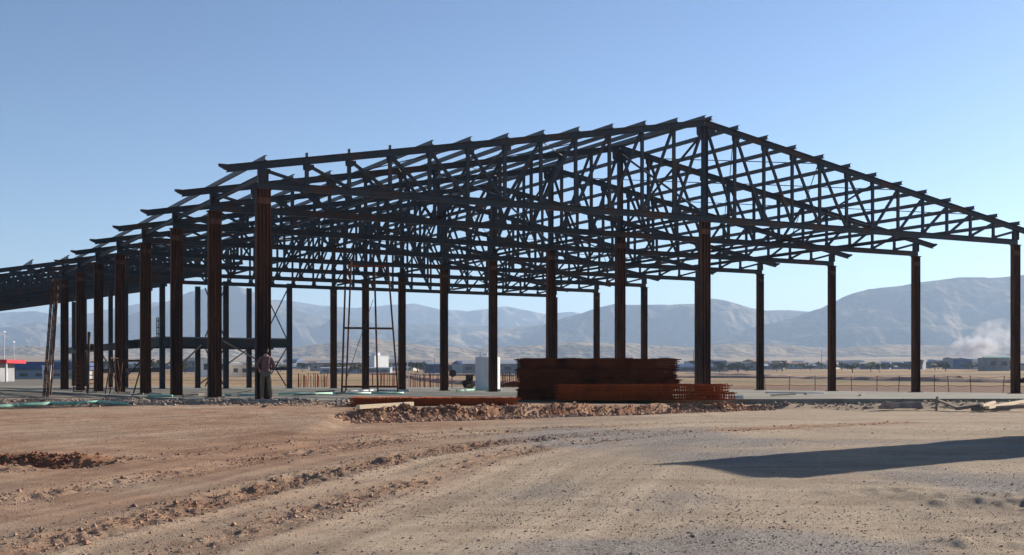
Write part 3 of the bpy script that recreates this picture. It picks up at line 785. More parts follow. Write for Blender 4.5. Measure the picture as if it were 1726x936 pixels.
# ------------------------------------------------------------------ white tank
tk = empty("water_tank", (-1.72, 82.0 + 0.0, 0.0))
Yk = 80.0; tk.location = ((822 - 863) / F * Yk, Yk, 0)
tag(tk, "white cylindrical upright water tank on the slab behind the middle columns", "tank")
b = MB(); b.tube((0, 0, 0.002), (0, 0, 2.06), 0.80, 40, caps=True); b.build("tank_body", M['white'], tk, False)
b = MB(); b.tube((0, 0, 2.062), (0, 0, 2.22), 0.78, 40, 0.25); b.build("tank_top", M['white'], tk)
for x, h in ((-0.45, 2.32), (-0.05, 2.34), (0.56, 2.34)):
    b = MB(); b.tube((x, -0.1, 2.06), (x, -0.1, h), 0.05 if x else 0.12, 10); b.build("pipe_stub", M['white'], tk)
for z in (0.35, 0.8, 1.25, 1.7):
    b = MB(); b.tube((0, 0, z), (0, 0, z + 0.03), 0.812, 40); b.build("hoop", M['white'], tk)
b = MB(); b.box(0.08, -0.86, 0.55, 0.20, -0.80, 1.1); b.build("level_gauge", M['greywall'], tk)

# ------------------------------------------------------------------ scaffold tower (tapered) inside the hall
sc = empty("scaffold_tower", (0, 0, 0))
tag(sc, "tall thin tapering four-legged pole tower with a crossbar, inside the hall left of centre", "scaffold tower")
Yt = 59.0
c_ = Vector(((622 - 863) / F * Yt, Yt, 0)); sc.location = c_
def L(v): return v - c_
legs = [(wp(576, 663, 58.0), wp(583, 445, 60.0)), (wp(583, 660, 60.5), wp(592, 440, 61)), (wp(637, 662, 58.0), wp(631, 448, 60.0)), (wp(671, 657, 61.5), wp(654, 448, 61.0))]
for p, q in legs:
    p.z = 0.0
    b = MB(); b.tube(L(p), L(q), 0.045, 8); b.build("leg", M['rust'], sc)
for (x0, y0, x1, y1, Y, mt) in ((580, 553, 662, 554, 59.5, 'rust'), (586, 449, 657, 449, 60.5, 'rustred'), (577, 652, 671, 652, 59.5, 'rust')):
    b = MB(); b.tube(L(wp(x0, y0, Y)), L(wp(x1, y1, Y)), 0.05, 8); b.build("crossbar", M[mt], sc)
b = MB(); b.tube(L(wp(586, 634, 60)), L(wp(629, 505, 60)), 0.015, 6); b.build("guy_wire", M['steel'], sc)

# leaning lattice mast at far left, ladders, trestle
zz = lambda x, Y: Vector(((x - 863) / F * Y, Y, gz((x - 863) / F * Y, Y)))
p = zz(77, 52); q = wp(92, 470, 53.5)
lattice_mast("lattice_mast", "tall thin rusty lattice mast leaning right at the far left", p, q, 0.16, 22, M['rust'], 0.022)
p = zz(85.5, 58); q = wp(97.5, 480, 60)
b = MB(); b.tube((0, 0, 0), q - p, 0.05, 8); o = b.build("pole", M['rust']); o.location = p; tag(o, "single thin pole leaning beside the lattice mast at the far left", "pole")
def ladder(p, q, w, n, label):
    e = empty("ladder", p); tag(e, label, "ladder"); d = q - p
    for s in (-1, 1):
        b = MB(); b.bar((s * w / 2, 0, 0), d + Vector((s * w / 2, 0, 0)), 0.05, 0.06); b.build("rail", M['rust'], e)
    for i in range(n):
        t = (i + 0.5) / n; b = MB(); b.bar(d * t + Vector((-w / 2, 0, 0)), d * t + Vector((w / 2, 0, 0)), 0.04, 0.04); b.build("rung", M['rustred'], e)
p = zz(131, 62); ladder(p, wp(131, 606, 62.5), 0.42, 8, "short rusty ladder behind the seventh left column")
p = zz(155, 60); ladder(p, wp(156, 607, 60.6), 0.42, 8, "short rusty ladder between the fifth and sixth left columns")
p = zz(148, 57); q = wp(150, 560, 57.5)
b = MB(); b.tube((0, 0, 0), q - p, 0.07, 8); o = b.build("pole", M['rust']); o.location = p; tag(o, "thicker rusty pole standing between the two short ladders", "pole")
tre = empty("trestle", ((192 - 863) / F * 56, 56, gz((192 - 863) / F * 56, 56) if False else 0.0)); tag(tre, "rusty A-shaped trestle between the fourth and fifth left columns", "trestle")
for s in (-1, 1):
    for y in (-0.3, 0.3):
        b = MB(); b.tube((s * 0.30, y, -0.05), (s * 0.04, y, 1.6), 0.03, 6); b.build("leg", M['rust'], tre)
b = MB(); b.bar((-0.06, -0.4, 1.62), (0.06, 0.4, 1.62), 0.12, 0.06); b.build("top_rail", M['rust'], tre)
tre2 = empty("trestle", ((228 - 863) / F * 57, 57, 0.0)); tag(tre2, "wide low steel trestle with sloping props between the third and fourth left columns", "trestle")
for x0, x1 in ((-0.75, -0.6), (0.75, 0.6), (-0.1, 0.35)):
    b = MB(); b.tube((x0, 0, -0.05), (x1, 0, 1.5), 0.035, 6); b.build("leg", M['rust'], tre2)
b = MB(); b.bar((-0.8, 0, 1.52), (0.8, 0, 1.52), 0.1, 0.1); b.build("top_rail", M['rust'], tre2)

# starter bars beyond the slab, in bunches
def bars(cx0, cx1, Y, n, h, label, lean=0.06):
    b = MB()
    for i in range(n):
        x = cx0 + (cx1 - cx0) * (i + random.uniform(-0.3, 0.3)) / n
        X = (x - 863) / F * Y; yy = Y + random.uniform(-2, 2)
        b.bar((X, yy, -0.35), (X + random.uniform(-lean, lean), yy, h * random.uniform(0.8, 1.1)), 0.045, 0.045)
    c = Vector(((cx0 + cx1) / 2 - 863, 0, 0)) / F * Y
    o = b.build("starter_bars", M['rustred'])
    return tag(o, label, "rebar", None, "stuff")
bars(500, 560, 93, 26, 1.05, "rusty starter bars sticking up between the mezzanine and the next column")
bars(625, 668, 91, 20, 1.15, "rusty starter bars sticking up behind the pole tower")
bars(686, 760, 95, 26, 1.05, "rusty starter bars sticking up behind the fifth and sixth middle columns")
bars(845, 875, 93, 14, 1.1, "rusty starter bars sticking up right of the white tank")
for x in (531, 552, 689):
    Y = 92; b = MB(); b.bar((0, 0, -0.35), (0, 0, 0.9), 0.06, 0.06); o = b.build("marker_post", M['white']); o.location = ((x - 863) / F * Y, Y, 0)
    tag(o, {531: "short white marker post left of the leftmost rear gable column", 552: "short white marker post close beside the leftmost rear gable column", 689: "tall white marker post right of the pole tower"}[x], "post")
    if x == 689: o.scale.z = 1.4

# small sign on a post
sg = empty("sign_post", ((762 - 863) / F * 88, 88, -0.1)); tag(sg, "small dark round-topped sign post beyond the slab left of the white tank", "sign")
b = MB(); b.tube((0, 0, -0.3), (0, 0, 1.15), 0.04, 8); b.build("post", M['steel'], sg)
b = MB(); b.tube((0.05, -0.03, 1.15), (0.05, 0.03, 1.15), 0.26, 14); b.build("sign_plate", M['steel'], sg)

# ------------------------------------------------------------------ rope fence at right
fe = empty("rope_fence", ((1560 - 863) / F * 60, 60, -0.02)); tag(fe, "thin post and rope fence beyond the slab between the right columns", "fence")
fp = []
for x in (1290, 1330, 1374, 1436, 1478, 1514, 1575, 1600, 1637, 1690, 1740):
    Y = 66 + (1740 - x) * 0.02; v = Vector(((x - 863) / F * Y, Y, -0.04)); v.z = 0.0; fp.append(v)
    b = MB(); b.tube(v - fe.location + Vector((0, 0, -0.3)), v - fe.location + Vector((random.uniform(-0.10, 0.10), 0, random.uniform(0.78, 0.92))), 0.02, 6); b.build("fence_post", M['rust'], fe)
for h in (0.78, 0.30):
    b = MB()
    for p, q in zip(fp[:-1], fp[1:]):
        a_ = p - fe.location; c2 = q - fe.location; mid = (a_ + c2) / 2 + Vector((0, 0, h - 0.06))
        b.tube(a_ + Vector((0, 0, h)), mid, 0.012, 5); b.tube(mid, c2 + Vector((0, 0, h)), 0.012, 5)
    b.build("rope", M['rust'], fe)

# ------------------------------------------------------------------ person by the nearest column
def skin_obj(name, verts, edges, radii, m, parent, root=0, levels=2):
    me = bpy.data.meshes.new(name); me.from_pydata(verts, edges, []); me.update()
    o = bpy.data.objects.new(name, me); col.objects.link(o)
    if parent is not None: o.parent = parent
    md = o.modifiers.new("skin", 'SKIN')
    sv = me.skin_vertices[0].data
    for i, r in enumerate(radii):
        sv[i].radius = r if isinstance(r, tuple) else (r, r); sv[i].use_root = (i == root)
    md.use_smooth_shade = True
    s = o.modifiers.new("sub", 'SUBSURF'); s.levels = levels; s.render_levels = levels
    me.materials.append(m)
    return o
pz = gz(-7.66, 38.95)
per = empty("person", (-7.80, 38.95, pz), R(20))
tag(per, "standing worker in a dusty pink shirt and khaki trousers beside the nearest left column", "person")
J = {'pel': (0, 0, 0.92), 'wst': (0, -.01, 1.06), 'chs': (0, .0, 1.28), 'nk': (0, .0, 1.44), 'nk2': (0, .02, 1.50), 'hd': (0, .04, 1.60), 'hd2': (0, .03, 1.68),
     'hL': (-.09, 0, .90), 'kL': (-.11, .04, .50), 'aL': (-.12, 0, .09), 'tL': (-.13, .15, .045), 'hR': (.09, 0, .90), 'kR': (.13, .02, .50), 'aR': (.17, -.04, .09), 'tR': (.20, .11, .045),
     'sL': (-.17, 0, 1.39), 'eL': (-.27, .06, 1.14), 'wL': (-.17, .24, 1.02), 'sR': (.17, 0, 1.39), 'eR': (.27, .02, 1.13), 'wR': (.16, .20, 1.02)}
ks = list(J); ix = {k: i for i, k in enumerate(ks)}
ed = [('pel', 'wst'), ('wst', 'chs'), ('chs', 'nk'), ('nk', 'nk2'), ('nk2', 'hd'), ('hd', 'hd2'), ('pel', 'hL'), ('hL', 'kL'), ('kL', 'aL'), ('aL', 'tL'), ('pel', 'hR'), ('hR', 'kR'), ('kR', 'aR'), ('aR', 'tR'),
      ('nk', 'sL'), ('sL', 'eL'), ('eL', 'wL'), ('nk', 'sR'), ('sR', 'eR'), ('eR', 'wR')]
rd = {'pel': (.13, .10), 'wst': (.12, .095), 'chs': (.15, .11), 'nk': .07, 'nk2': .055, 'hd': (.085, .10), 'hd2': (.07, .085), 'hL': .085, 'kL': .055, 'aL': .04, 'tL': .035, 'hR': .085, 'kR': .055, 'aR': .04, 'tR': .035,
      'sL': .06, 'eL': .04, 'wL': .028, 'sR': .06, 'eR': .04, 'wR': .028}
V_ = [J[k] for k in ks]; E_ = [(ix[a], ix[b_]) for a, b_ in ed]; Rr = [rd[k] for k in ks]
# hands: palm and five fingers each
for s, w, e in ((-1, 'wL', 'eL'), (1, 'wR', 'eR')):
    wv = Vector(J[w]); dv = (wv - Vector(J[e])).normalized(); sd_ = dv.cross(Vector((0, 0, 1))).normalized(); dn = Vector((0, 0, -1))
    pi_ = len(V_); V_.append(tuple(wv + dv * 0.06)); Rr.append((.032, .018)); E_.append((ix[w], pi_))
    for f_ in range(4):
        off = sd_ * (-.027 + .018 * f_); ln = (.062, .072, .068, .052)[f_]
        a = len(V_); V_ += [tuple(wv + dv * .095 + off), tuple(wv + dv * (.095 + ln * .5) + off + dn * .008), tuple(wv + dv * (.095 + ln * .85) + off + dn * .03)]
        Rr += [.0085, .008, .007]; E_ += [(pi_, a), (a, a + 1), (a + 1, a + 2)]
    a = len(V_); V_ += [tuple(wv + dv * .05 - sd_ * s * .04 + dn * .01), tuple(wv + dv * .085 - sd_ * s * .052 + dn * .02)]; Rr += [.010, .008]; E_ += [(pi_, a), (a, a + 1)]
body = skin_obj("body", V_, E_, Rr, M['skin'], per)
def sub_skin(name, keys, edges, radii, m, extra=None):
    vs_ = [J[k] if isinstance(k, str) else k for k in keys]
    skin_obj(name, vs_, edges, radii, m, per)
mid = lambda a, b_, t: tuple(Vector(J[a]).lerp(Vector(J[b_]), t))
sub_skin("shirt", ['wst', 'chs', 'nk', 'sL', 'eL', mid('eL', 'wL', .75), 'sR', 'eR', mid('eR', 'wR', .75), (0, 0, .86)], [(0, 1), (1, 2), (2, 3), (3, 4), (4, 5), (2, 6), (6, 7), (7, 8), (0, 9)],
         [(.145, .12), (.175, .135), (.085, .08), .078, .058, .045, .078, .058, .045, (.155, .125)], M['shirt'])
sub_skin("trousers", ['pel', 'hL', 'kL', mid('kL', 'aL', .9), 'hR', 'kR', mid('kR', 'aR', .9)], [(0, 1), (1, 2), (2, 3), (0, 4), (4, 5), (5, 6)], [(.14, .115), .10, .075, .06, .10, .075, .06], M['trouser'])
sub_skin("hair", [(0, .01, 1.63), (0, .02, 1.71), (0, -.03, 1.55)], [(0, 1), (0, 2)], [(.095, .10), (.075, .085), .06], M['hair'])
for a, t in (('aL', 'tL'), ('aR', 'tR')):
    sub_skin("boot", [tuple(Vector(J[a]) + Vector((0, 0, .03))), tuple(Vector(J[a]) + Vector((0, -.03, -.03))), J[t]], [(0, 1), (1, 2)], [.055, .055, .045], M['boot'])
hs = []
for s in (-1, 1):
    b = MB(); b.tube((s * .035, .125, 1.625), (s * .035, .145, 1.625), .012, 8); b.build("eye", M['white'], per)
b = MB(); b.hexa([(-.015, .125, 1.575), (.015, .125, 1.575), (.012, .165, 1.58), (-.012, .165, 1.58), (-.01, .125, 1.62), (.01, .125, 1.62), (.006, .14, 1.62), (-.006, .14, 1.62)]); b.build("nose", M['skin'], per)

# ------------------------------------------------------------------ added unseen box, dressed as a cabin, to cast the foreground shadow
L_ = Vector((math.cos(SUN_AZ), math.sin(SUN_AZ), 0)); N_ = Vector((-math.sin(SUN_AZ), math.cos(SUN_AZ), 0))
CASTER = Vector((2.65, 18.8, 0)) + L_ * 13.5
cz = gz(CASTER.x, CASTER.y)
caster = empty("shadow_caster", (CASTER.x, CASTER.y, cz), SUN_AZ); tag(caster, "tall box-like shadow caster, added unseen outside the frame on the right to throw the foreground shadow", "shadow caster")
hw = 1.35; ridge = 13.5 * math.tan(SUN_EL) + (gz(3.0, 18.9, False) - cz)
def prism(b, x0, x1, prof):
    n = len(b.v); m_ = len(prof)
    for x in (x0, x1):
        for y, z in prof: b.v.append((x, y, z))
    b.f.append(tuple(n + i for i in range(m_))[::-1]); b.f.append(tuple(n + m_ + i for i in range(m_)))
    for i in range(m_):
        j = (i + 1) % m_; b.f.append((n + i, n + j, n + m_ + j, n + m_ + i))
b = MB(); prism(b, 0, 7, [(-hw, -0.2), (hw, -0.2), (hw, ridge - 0.1), (hw * 0.6, ridge - 0.35), (-hw * 0.8, ridge - 0.12), (-hw, ridge - 0.3)]); b.build("wall", M['cream'], caster)  # top profile shaped for the outline of the cast shadow
b = MB(); b.box(0.3, -hw - 0.1, ridge - 0.34, 7.1, hw * 0.95, ridge - 0.2); b.build("roof", M['sheet'], caster)
b = MB(); b.box(2.2, -hw - 0.03, 0.0, 3.1, -hw - 0.004, 2.0); b.build("door", M['bluewall'], caster)  # door and window are invented dressing on the added caster
b = MB(); b.box(4.2, -hw - 0.03, 1.0, 5.6, -hw - 0.004, 1.9); b.build("window", M['glass'], caster)

# ------------------------------------------------------------------ far buildings
def fz(x, y): return float(far_z(np.array([x]), np.array([y]))[0])
def building(px, r, w, d, h, wall, roof, label, rz=0.0, rh=0.8, group=None, windows=4, name="building", cat="building"):
    X = (px - 863) / F * r; Y = r; z = gz(X, Y) - 0.3
    e = empty(name, (X, Y, z), rz); tag(e, label, cat, group)
    b = MB(); b.box(-w / 2, -d / 2, 0, w / 2, d / 2, h + 0.3); b.build("wall", M[wall], e)
    b = MB()
    if rh > 0:
        prism(b, -w / 2 - 0.3, w / 2 + 0.3, [(-d / 2 - 0.4, h + 0.31), (d / 2 + 0.4, h + 0.31), (0, h + 0.31 + rh)])
    else: b.box(-w / 2 - 0.1, -d / 2 - 0.1, h + 0.305, w / 2 + 0.1, d / 2 + 0.1, h + 0.55)
    b.build("roof", M[roof], e)
    for i in range(windows):
        x = -w / 2 + w * (i + 0.5) / windows
        b = MB(); b.box(x - w / windows * 0.25, -d / 2 - 0.06, h * 0.45, x + w / windows * 0.25, -d / 2 - 0.01, h * 0.8); b.build("window", M['glass'], e)
    return e
g = empty("canopy_station", ((8 - 863) / F * 230, 230, gz((8 - 863) / F * 230, 230))); tag(g, "grey roadside station under a wide red canopy at the left edge", "building")
b = MB(); b.box(-9, -3, -0.3, 0.2, 4, 3.4); b.build("wall", M['greywall'], g)
b = MB(); b.box(-10, -4, 3.405, 2.0, 5, 4.05); b.build("canopy", M['red'], g)
b = MB(); b.box(-1.2, -3.06, 0, 0.0 - 0.1, -3.01, 1.6); b.build("door", M['glass'], g)
b = MB(); b.box(1.4, -3.3, -0.3, 1.7, -3.0, 3.4); b.build("post", M['white'], g)
for x, yt, lb in ((7, 560, "taller thin white lamp pole behind the red canopy"), (23, 577, "shorter thin white lamp pole behind the red canopy")):
    Y = 240; X = (x - 863) / F * Y; z = gz(X, Y); o_ = empty("lamp_pole", (X, Y, z)); tag(o_, lb, "lamp pole")
    b = MB(); b.tube((0, 0, 0), (0, 0, EYE + (637 - yt) * Y / F - z), 0.12, 6, 0.07); b.build("pole", M['white'], o_)
    b = MB(); b.box(-0.1, -0.5, EYE + (637 - yt) * Y / F - z, 0.1, 0.5, EYE + (637 - yt) * Y / F - z + 0.12); b.build("lamp_head", M['white'], o_)
e = building(92, 300, 15, 12, 2.0, 'sheet', 'sheet', "long shed with a deep dark blue fascia behind the leaning lattice mast", 0.1, 0, windows=4)
b = MB(); b.box(-7.9, -6.6, 2.57, 7.9, 6.4, 4.4); b.build("fascia", M['bluewall'], e)
building(80, 285, 1.7, 2, 3.0, 'white', 'white', "small bright white hut in front of the dark blue shed", 0, 0, windows=1)
building(52, 310, 7, 5, 2.4, 'greywall', 'sheet', "low grey shed between the red canopy and the blue shed", 0, 0.5, windows=3)
building(356, 420, 9, 9, 6.0, 'white', 'cream', "cream white building seen between the first three left columns", 0.5, 0, windows=3)
building(403, 430, 12, 8, 4.0, 'cream', 'cream', "long cream low building seen beside the nearest left column", 0.3, 0, windows=4)
e = building(634, 640, 11, 7.5, 8.6, 'white', 'white', "tall white block with a lower step, right of the sixth middle column", 0.95, 0, windows=0)
b = MB(); b.box(-5.5 + 11.0 + 0.01, -3.7, 0, 8.5, 3.0, 3.2); b.build("low_wing", M['white'], e)
b = MB(); b.box(-2.0, -1.5, 9.16, 1.5, 1.5, 10.8); b.build("roof_box", M['white'], e)
building(600, 600, 34, 8, 2.6, 'sheet', 'sheet', "long low pale shed left of the tall white block", 0.0, 0.5, windows=6)
building(735, 640, 12, 8, 4.5, 'bluewall', 'sheet', "small blue roofed shed between the fourth and fifth middle columns", 0.1, 1.2, windows=2)
building(865, 560, 46, 14, 4.6, 'greywall', 'sheet', "very long grey shed with a pale roof behind the white tank", 0.05, 1.6, windows=8)
building(760, 700, 30, 9, 4.0, 'roof', 'roof', "low brown walled shed behind the fifth middle column", 0, 0.8, windows=5)
building(1680, 760, 16, 9, 6.0, 'greywall', 'green', "dull green roofed shed near the smoke at the right", 0, 1.8, windows=4)
for x, yt, r, lb in ((687, 593, 600, "tall white mast right of the pole tower"), (732, 604, 620, "thin dark mast above the small blue roofed shed"), (1169, 592, 700, "thin dark mast left of the central column"), (1385, 590, 900, "thin far mast left of the second right column")):
    X = (x - 863) / F * r; z = gz(X, r); b = MB(); b.tube((0, 0, 0), (0, 0, EYE + (637 - yt) * r / F - z), 0.22, 6, 0.12)
    o = b.build("mast", M['white' if x == 687 else 'steel']); o.location = (X, r, z); tag(o, lb, "mast")
walls = ['greywall', 'bluewall', 'bluewall', 'greywall', 'greywall', 'roof', 'sheet', 'cream']
roofs = ['sheet', 'greywall', 'bluewall', 'greywall', 'roof', 'greywall']
for i in range(140):
    px_ = random.choice((random.uniform(470, 900), random.uniform(1140, 1760), random.uniform(1140, 1760), random.uniform(100, 480)))
    r = random.uniform(620, 1900); w = random.choice((random.uniform(6, 16), random.uniform(10, 42))) * (r / 900) ** 0.4
    building(px_, r, w, random.uniform(8, 16), random.uniform(1.8, 6.5) * random.choice((0.7, 1, 1.3)), random.choice(walls), random.choice(roofs),
             "small low building in the hazy strip of town below the hills", random.uniform(-0.6, 0.6), random.choice((0, 1.0, 1.8)), "distant buildings of the town strip", random.choice((2, 3)))
# row of pale houses on the slope
for i in range(22):
    building(502 + i * 5.2, 1900, 6, 7, 4.5, 'cream', 'roof', "tiny pale house in the row on the far slope left of the pole tower", 0, 1.6, "row of tiny houses on the far slope", 0)

# far trees
def tree_mesh(seed, leaves=160, R0=2.6, H=5.0):
    rnd = random.Random(seed); cb = MB(); tb = MB()
    tb.tube((0, 0, -0.3), (0.1, 0, H * 0.45), 0.18, 6, 0.10)
    for i in range(5):
        a = rnd.uniform(0, 6.28); tb.tube((0.08, 0, H * 0.35), (math.cos(a) * R0 * 0.5, math.sin(a) * R0 * 0.5, H * rnd.uniform(0.6, 0.8)), 0.07, 4, 0.03)
    cl = [(rnd.uniform(-.6, .6) * R0, rnd.uniform(-.6, .6) * R0, H * rnd.uniform(0.45, 0.85), rnd.uniform(0.3, 0.5) * R0) for _ in range(9)]
    for i in range(leaves):
        c = rnd.choice(cl); v = Vector((rnd.gauss(0, 1), rnd.gauss(0, 1), rnd.gauss(0, 0.8))).normalized() * c[3] * rnd.uniform(0.5, 1.05)
        p = Vector(c[:3]) + v; s = rnd.uniform(0.22, 0.5)
        a = Vector((rnd.gauss(0, 1), rnd.gauss(0, 1), rnd.gauss(0, 1))).normalized(); b_ = a.orthogonal().normalized()
        n = len(cb.v); cb.v += [tuple(p + a * s), tuple(p + b_ * s), tuple(p - a * s), tuple(p - b_ * s * 0.8)]; cb.f.append((n, n + 1, n + 2, n + 3))
    return cb, tb
tp = []
for s in range(4):
    cb, tb = tree_mesh(s)
    e = empty("tree", (0, 0, 0)); c1 = cb.build("crown", M['leaf'], e); c2 = tb.build("trunk", M['bark'], e); tp.append((e, c1, c2))
cnt = 0
for i in range(290):
    px_ = random.choice((random.uniform(1150, 1750), random.uniform(1150, 1750), random.uniform(1150, 1750), random.uniform(480, 900), random.uniform(60, 480)))
    r = random.uniform(560, 1500)
    X = (px_ - 863) / F * r
    src = tp[i % 4]
    if i < 4: e, c1, c2 = src
    else:
        e = src[0].copy(); col.objects.link(e)
        for c in src[1:]:
            d = c.copy(); col.objects.link(d); d.parent = e
    e.location = (X, r, gz(X, r)); s = random.uniform(0.6, 1.25); e.scale = (s * random.uniform(1.3, 2.8), s, s * random.uniform(0.8, 1.1)); e.rotation_euler = (0, 0, random.uniform(0, 6.28))
    tag(e, "small dark tree in the hazy strip between the fields and the hills", "tree", "distant trees of the town strip")
# shrub left of tank
e = empty("shrub", ((790 - 863) / F * 86, 86, -0.3)); tag(e, "ragged dark shrub beyond the slab just left of the white tank", "shrub")
cb, tb = tree_mesh(12, 30, 0.5, 1.5)
cb.v = [(c[0], c[1], c[2]) for c in cb.v]
c1 = cb.build("foliage", M['bark'], e); tb.build("stem", M['bark'], e); e.scale = (0.8, 0.8, 0.8)

# ------------------------------------------------------------------ earth banks in the fields
def earth_bank(pts, h, w, label, seed):
    n = 120; V = []; Fq = []
    P = np.array(pts, float); seg = np.linspace(0, len(P) - 1, n)
    X = np.interp(seg, range(len(P)), P[:, 0]); Y = np.interp(seg, range(len(P)), P[:, 1])
    dX = np.gradient(X); dY = np.gradient(Y); ln = np.hypot(dX, dY); nx_, ny_ = -dY / ln, dX / ln
    for i in range(n):
        hh = h * (0.7 + 0.5 * float(vnoise(np.array([i * 0.31]), np.array([seed * 1.0]))[0]))
        for t, k in ((-1, -0.2), (-0.4, 0.8), (0.1, 1.0), (0.5, 0.7), (1, -0.2)):
            x = X[i] + nx_[i] * t * w; y = Y[i] + ny_[i] * t * w
            V.append((x, y, gz(x, y) + k * hh))
    for i in range(n - 1):
        for j in range(4): Fq.append((i * 5 + j, i * 5 + j + 1, (i + 1) * 5 + j + 1, (i + 1) * 5 + j))
    o = mesh_obj("earth_bank", V, Fq, M['soilclod'], None, True)
    return tag(o, label, None, None, "structure")
earth_bank([(84, 200), (78, 290), (88, 420), (92, 640)], 0.9, 3.0, "low dark earth bank running across the right fields", 1)
earth_bank([(0.5, 135), (-6, 180), (-20, 280), (-50, 560)], 0.8, 2.5, "low earth bank crossing the field left of the white tank", 2)
earth_bank([(120, 330), (20, 430), (-60, 520)], 0.8, 3.0, "low earth bank along the far edge of the field", 3)

# ------------------------------------------------------------------ stones, clods, rubble
OCT = np.array([(1, 0, 0), (-1, 0, 0), (0, 1, 0), (0, -1, 0), (0, 0, 1), (0, 0, -1)], float)
OF = np.array([(0, 2, 4), (2, 1, 4), (1, 3, 4), (3, 0, 4), (2, 0, 5), (1, 2, 5), (3, 1, 5), (0, 3, 5)])
def scatter(name, x, y, size, m, label, sink=0.15, flat=0.6, cat=None):
    n = len(x); z = ground_z(x, y)
    V = OCT[None] * (0.55 + 0.8 * rng.random((n, 6, 1))) * size[:, None, None]
    V[:, :, 2] *= flat
    a = rng.random(n) * 6.283; tlt = np.clip(rng.normal(0, 0.4, n), -0.8, 0.8)
    c, s = np.cos(a), np.sin(a)
    Vx = V[:, :, 0] * c[:, None] - V[:, :, 1] * s[:, None]; Vy = V[:, :, 0] * s[:, None] + V[:, :, 1] * c[:, None]
    Vz = V[:, :, 2] + Vx * np.tan(tlt)[:, None] * 0.3
    P = np.stack([Vx + x[:, None], Vy + y[:, None], Vz + (z + size * flat * (0.5 - sink))[:, None]], -1).reshape(-1, 3)
    Q = (OF[None] + (np.arange(n) * 6)[:, None, None]).reshape(-1, 3)
    o = np_mesh(name, P, Q, m, False)
    return tag(o, label, None, None, "stuff")
def polar(n, r0, r1, a0, a1, p=1.0):
    r = r0 * (r1 / r0) ** (rng.random(n) ** p); a = np.radians(a0 + (a1 - a0) * rng.random(n))
    return r * np.sin(a), r * np.cos(a)
x, y = polar(90000, 9.0, 34, -26, 26)
w = np.clip(0.25 + sstep(-0.1, 0.5, fbm(x, y, 2.0, 4, 15)) + 0.5 * np.exp(-(np.hypot((x - 1.7) / 2.0, (y - 14.5) / 4.0)) ** 2), 0, 1)
k = rng.random(len(x)) < w * 0.8; x, y = x[k], y[k]
k = y < bank_y(np.maximum(x, -3)) - 0.5; x, y = x[k], y[k]
scatter("gravel", x, y, np.clip(rng.lognormal(-5.15, 0.50, len(x)), 0.003, 0.035) , M['stone'], "loose gravel and small stones strewn over the foreground dirt")
xs_, ys_ = [], []
for i, pts in enumerate(TRACKS):
    P = np.array(pts); n = (9000, 6000, 5000, 4000)[i]; t = rng.random(n) * (len(P) - 1)
    X = np.interp(t, range(len(P)), P[:, 0]); Y = np.interp(t, range(len(P)), P[:, 1])
    wgt = rng.random(n) < np.clip(0.5 + fbm(X, Y, 1.4, 3, 40 + i), 0.1, 1)
    xs_.append((X + rng.normal(0, 0.30, n))[wgt]); ys_.append((Y + rng.normal(0, 0.30, n))[wgt])
x = np.concatenate(xs_); y = np.concatenate(ys_)
scatter("soil_clods", x, y, np.clip(rng.lognormal(-4.6, 0.55, len(x)), 0.005, 0.05), M['soilclod'], "crumbled reddish soil clods thrown up along the wheel tracks", 0.2, 0.7)
_d = np.array(DITCH); t = rng.random(1100) * (len(_d) - 1)
x = np.interp(t, range(len(_d)), _d[:, 0]) + rng.normal(0, 0.3, 1100); y = np.interp(t, range(len(_d)), _d[:, 1]) + rng.normal(-0.1, 0.40, 1100)
M['redclod'] = mat("red_soil_clods", (0.13, 0.045, 0.025), 1.0, 0.0, 1.5, None, (1, 1, 1), (0.24, 0.10, 0.055))
scatter("red_soil_clods", x, y, np.clip(rng.lognormal(-3.8, 0.5, len(x)), 0.01, 0.07), M['redclod'], "dark red soil clods on the dug heap at the left edge", 0.3, 0.7)
# bank rubble
n = 7500; x = rng.uniform(-4.4, 8.8, n); y = bank_y(x) + rng.normal(-0.22, 0.20, n)
scatter("bank_rubble", x, y, np.clip(rng.lognormal(-3.55, 0.5, n), 0.012, 0.10), M['soilclod'], "pinkish lumps of earth and broken rock along the trench bank", 0.2, 0.8)
n = 7500; x = rng.uniform(-24, -3.8, n); y = 37.4 + 0.10 * (x + 8) + rng.normal(0, 0.75, n)
scatter("rubble_line", x, y, np.clip(rng.lognormal(-3.6, 0.5, n), 0.010, 0.10), M['stone'], "line of pale rubble and stones in front of the left columns", 0.15, 0.75)
n = 900; x = rng.uniform(8.6, 24, n); y = 42.0 + 0.12 * (x - 8.6) + rng.normal(0, 0.35, n)
scatter("slab_rubble", x, y, np.clip(rng.lognormal(-3.3, 0.5, n), 0.012, 0.12), M['stone'], "scattered stones at the foot of the slab edge on the right", 0.15, 0.75)

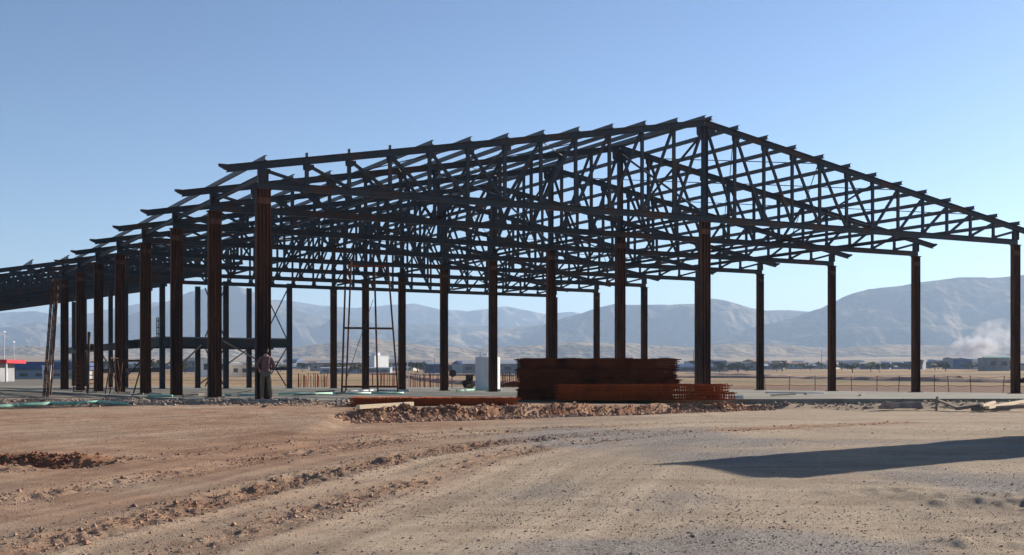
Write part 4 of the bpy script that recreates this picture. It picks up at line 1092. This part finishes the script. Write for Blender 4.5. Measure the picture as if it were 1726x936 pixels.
# ------------------------------------------------------------------ smoke
def smoke(cx, cy, r, w, h, dens, label, lean):
    X = (cx - 863) / F * r; Z = EYE + (637 - cy) * r / F
    me = bpy.data.meshes.new("smoke_plume"); bm = bmesh.new()
    bmesh.ops.create_icosphere(bm, subdivisions=3, radius=1.0)
    for v in bm.verts:
        v.co = Vector((v.co.x * w + (v.co.z * h) * lean, v.co.y * w * 0.6, v.co.z * h))
    bm.to_mesh(me); bm.free()
    m = bpy.data.materials.new("smoke"); m.use_nodes = True; n = m.node_tree.nodes; l = m.node_tree.links
    n.remove(n["Principled BSDF"]); pv = n.new("ShaderNodeVolumePrincipled"); pv.inputs["Color"].default_value = (0.85, 0.85, 0.87, 1)
    tc_ = n.new("ShaderNodeTexCoord"); nz = n.new("ShaderNodeTexNoise"); nz.inputs["Scale"].default_value = 3.2 / w; nz.inputs["Detail"].default_value = 4
    l.new(tc_.outputs["Object"], nz.inputs["Vector"])
    mp = n.new("ShaderNodeMapRange"); mp.inputs[1].default_value = 0.42; mp.inputs[2].default_value = 0.66; mp.inputs[3].default_value = 0; mp.inputs[4].default_value = dens
    l.new(nz.outputs[0], mp.inputs[0])
    gr = n.new("ShaderNodeTexGradient"); gr.gradient_type = 'SPHERICAL'
    ms = n.new("ShaderNodeMapping"); ms.inputs["Scale"].default_value = (0.85 / w, 1.3 / w, 0.85 / h)
    l.new(tc_.outputs["Object"], ms.inputs[0]); l.new(ms.outputs[0], gr.inputs[0])
    mu = n.new("ShaderNodeMath"); mu.operation = 'MULTIPLY'; l.new(mp.outputs[0], mu.inputs[0]); l.new(gr.outputs["Fac"], mu.inputs[1])
    l.new(mu.outputs[0], pv.inputs["Density"]); l.new(pv.outputs[0], n["Material Output"].inputs["Volume"])
    me.materials.append(m); o = bpy.data.objects.new("smoke_plume", me); col.objects.link(o); o.location = (X, r, Z)
    return tag(o, label, None, None, "stuff")
smoke(1640, 586, 1500, 30, 17, 0.30, "pale smoke rising above the sheds at the right", 0.6)
smoke(1676, 572, 1560, 32, 28, 0.10, "thinner drifting smoke right of the dense plume", 0.3)

# ------------------------------------------------------------------ haze
b = MB(); b.box(-9000, -1500, -60, 9000, 14500, 760)
me = bpy.data.materials.new("haze_air"); me.use_nodes = True
n = me.node_tree.nodes; n.remove(n["Principled BSDF"]); pv = n.new("ShaderNodeVolumePrincipled")
pv.inputs["Color"].default_value = (0.49, 0.67, 0.92, 1); pv.inputs["Density"].default_value = 1.0e-4; pv.inputs["Anisotropy"].default_value = 0.2
me.node_tree.links.new(pv.outputs[0], n["Material Output"].inputs["Volume"])
hz = b.build("haze", me); tag(hz, "bluish haze lying over the plain", None, None, "stuff")
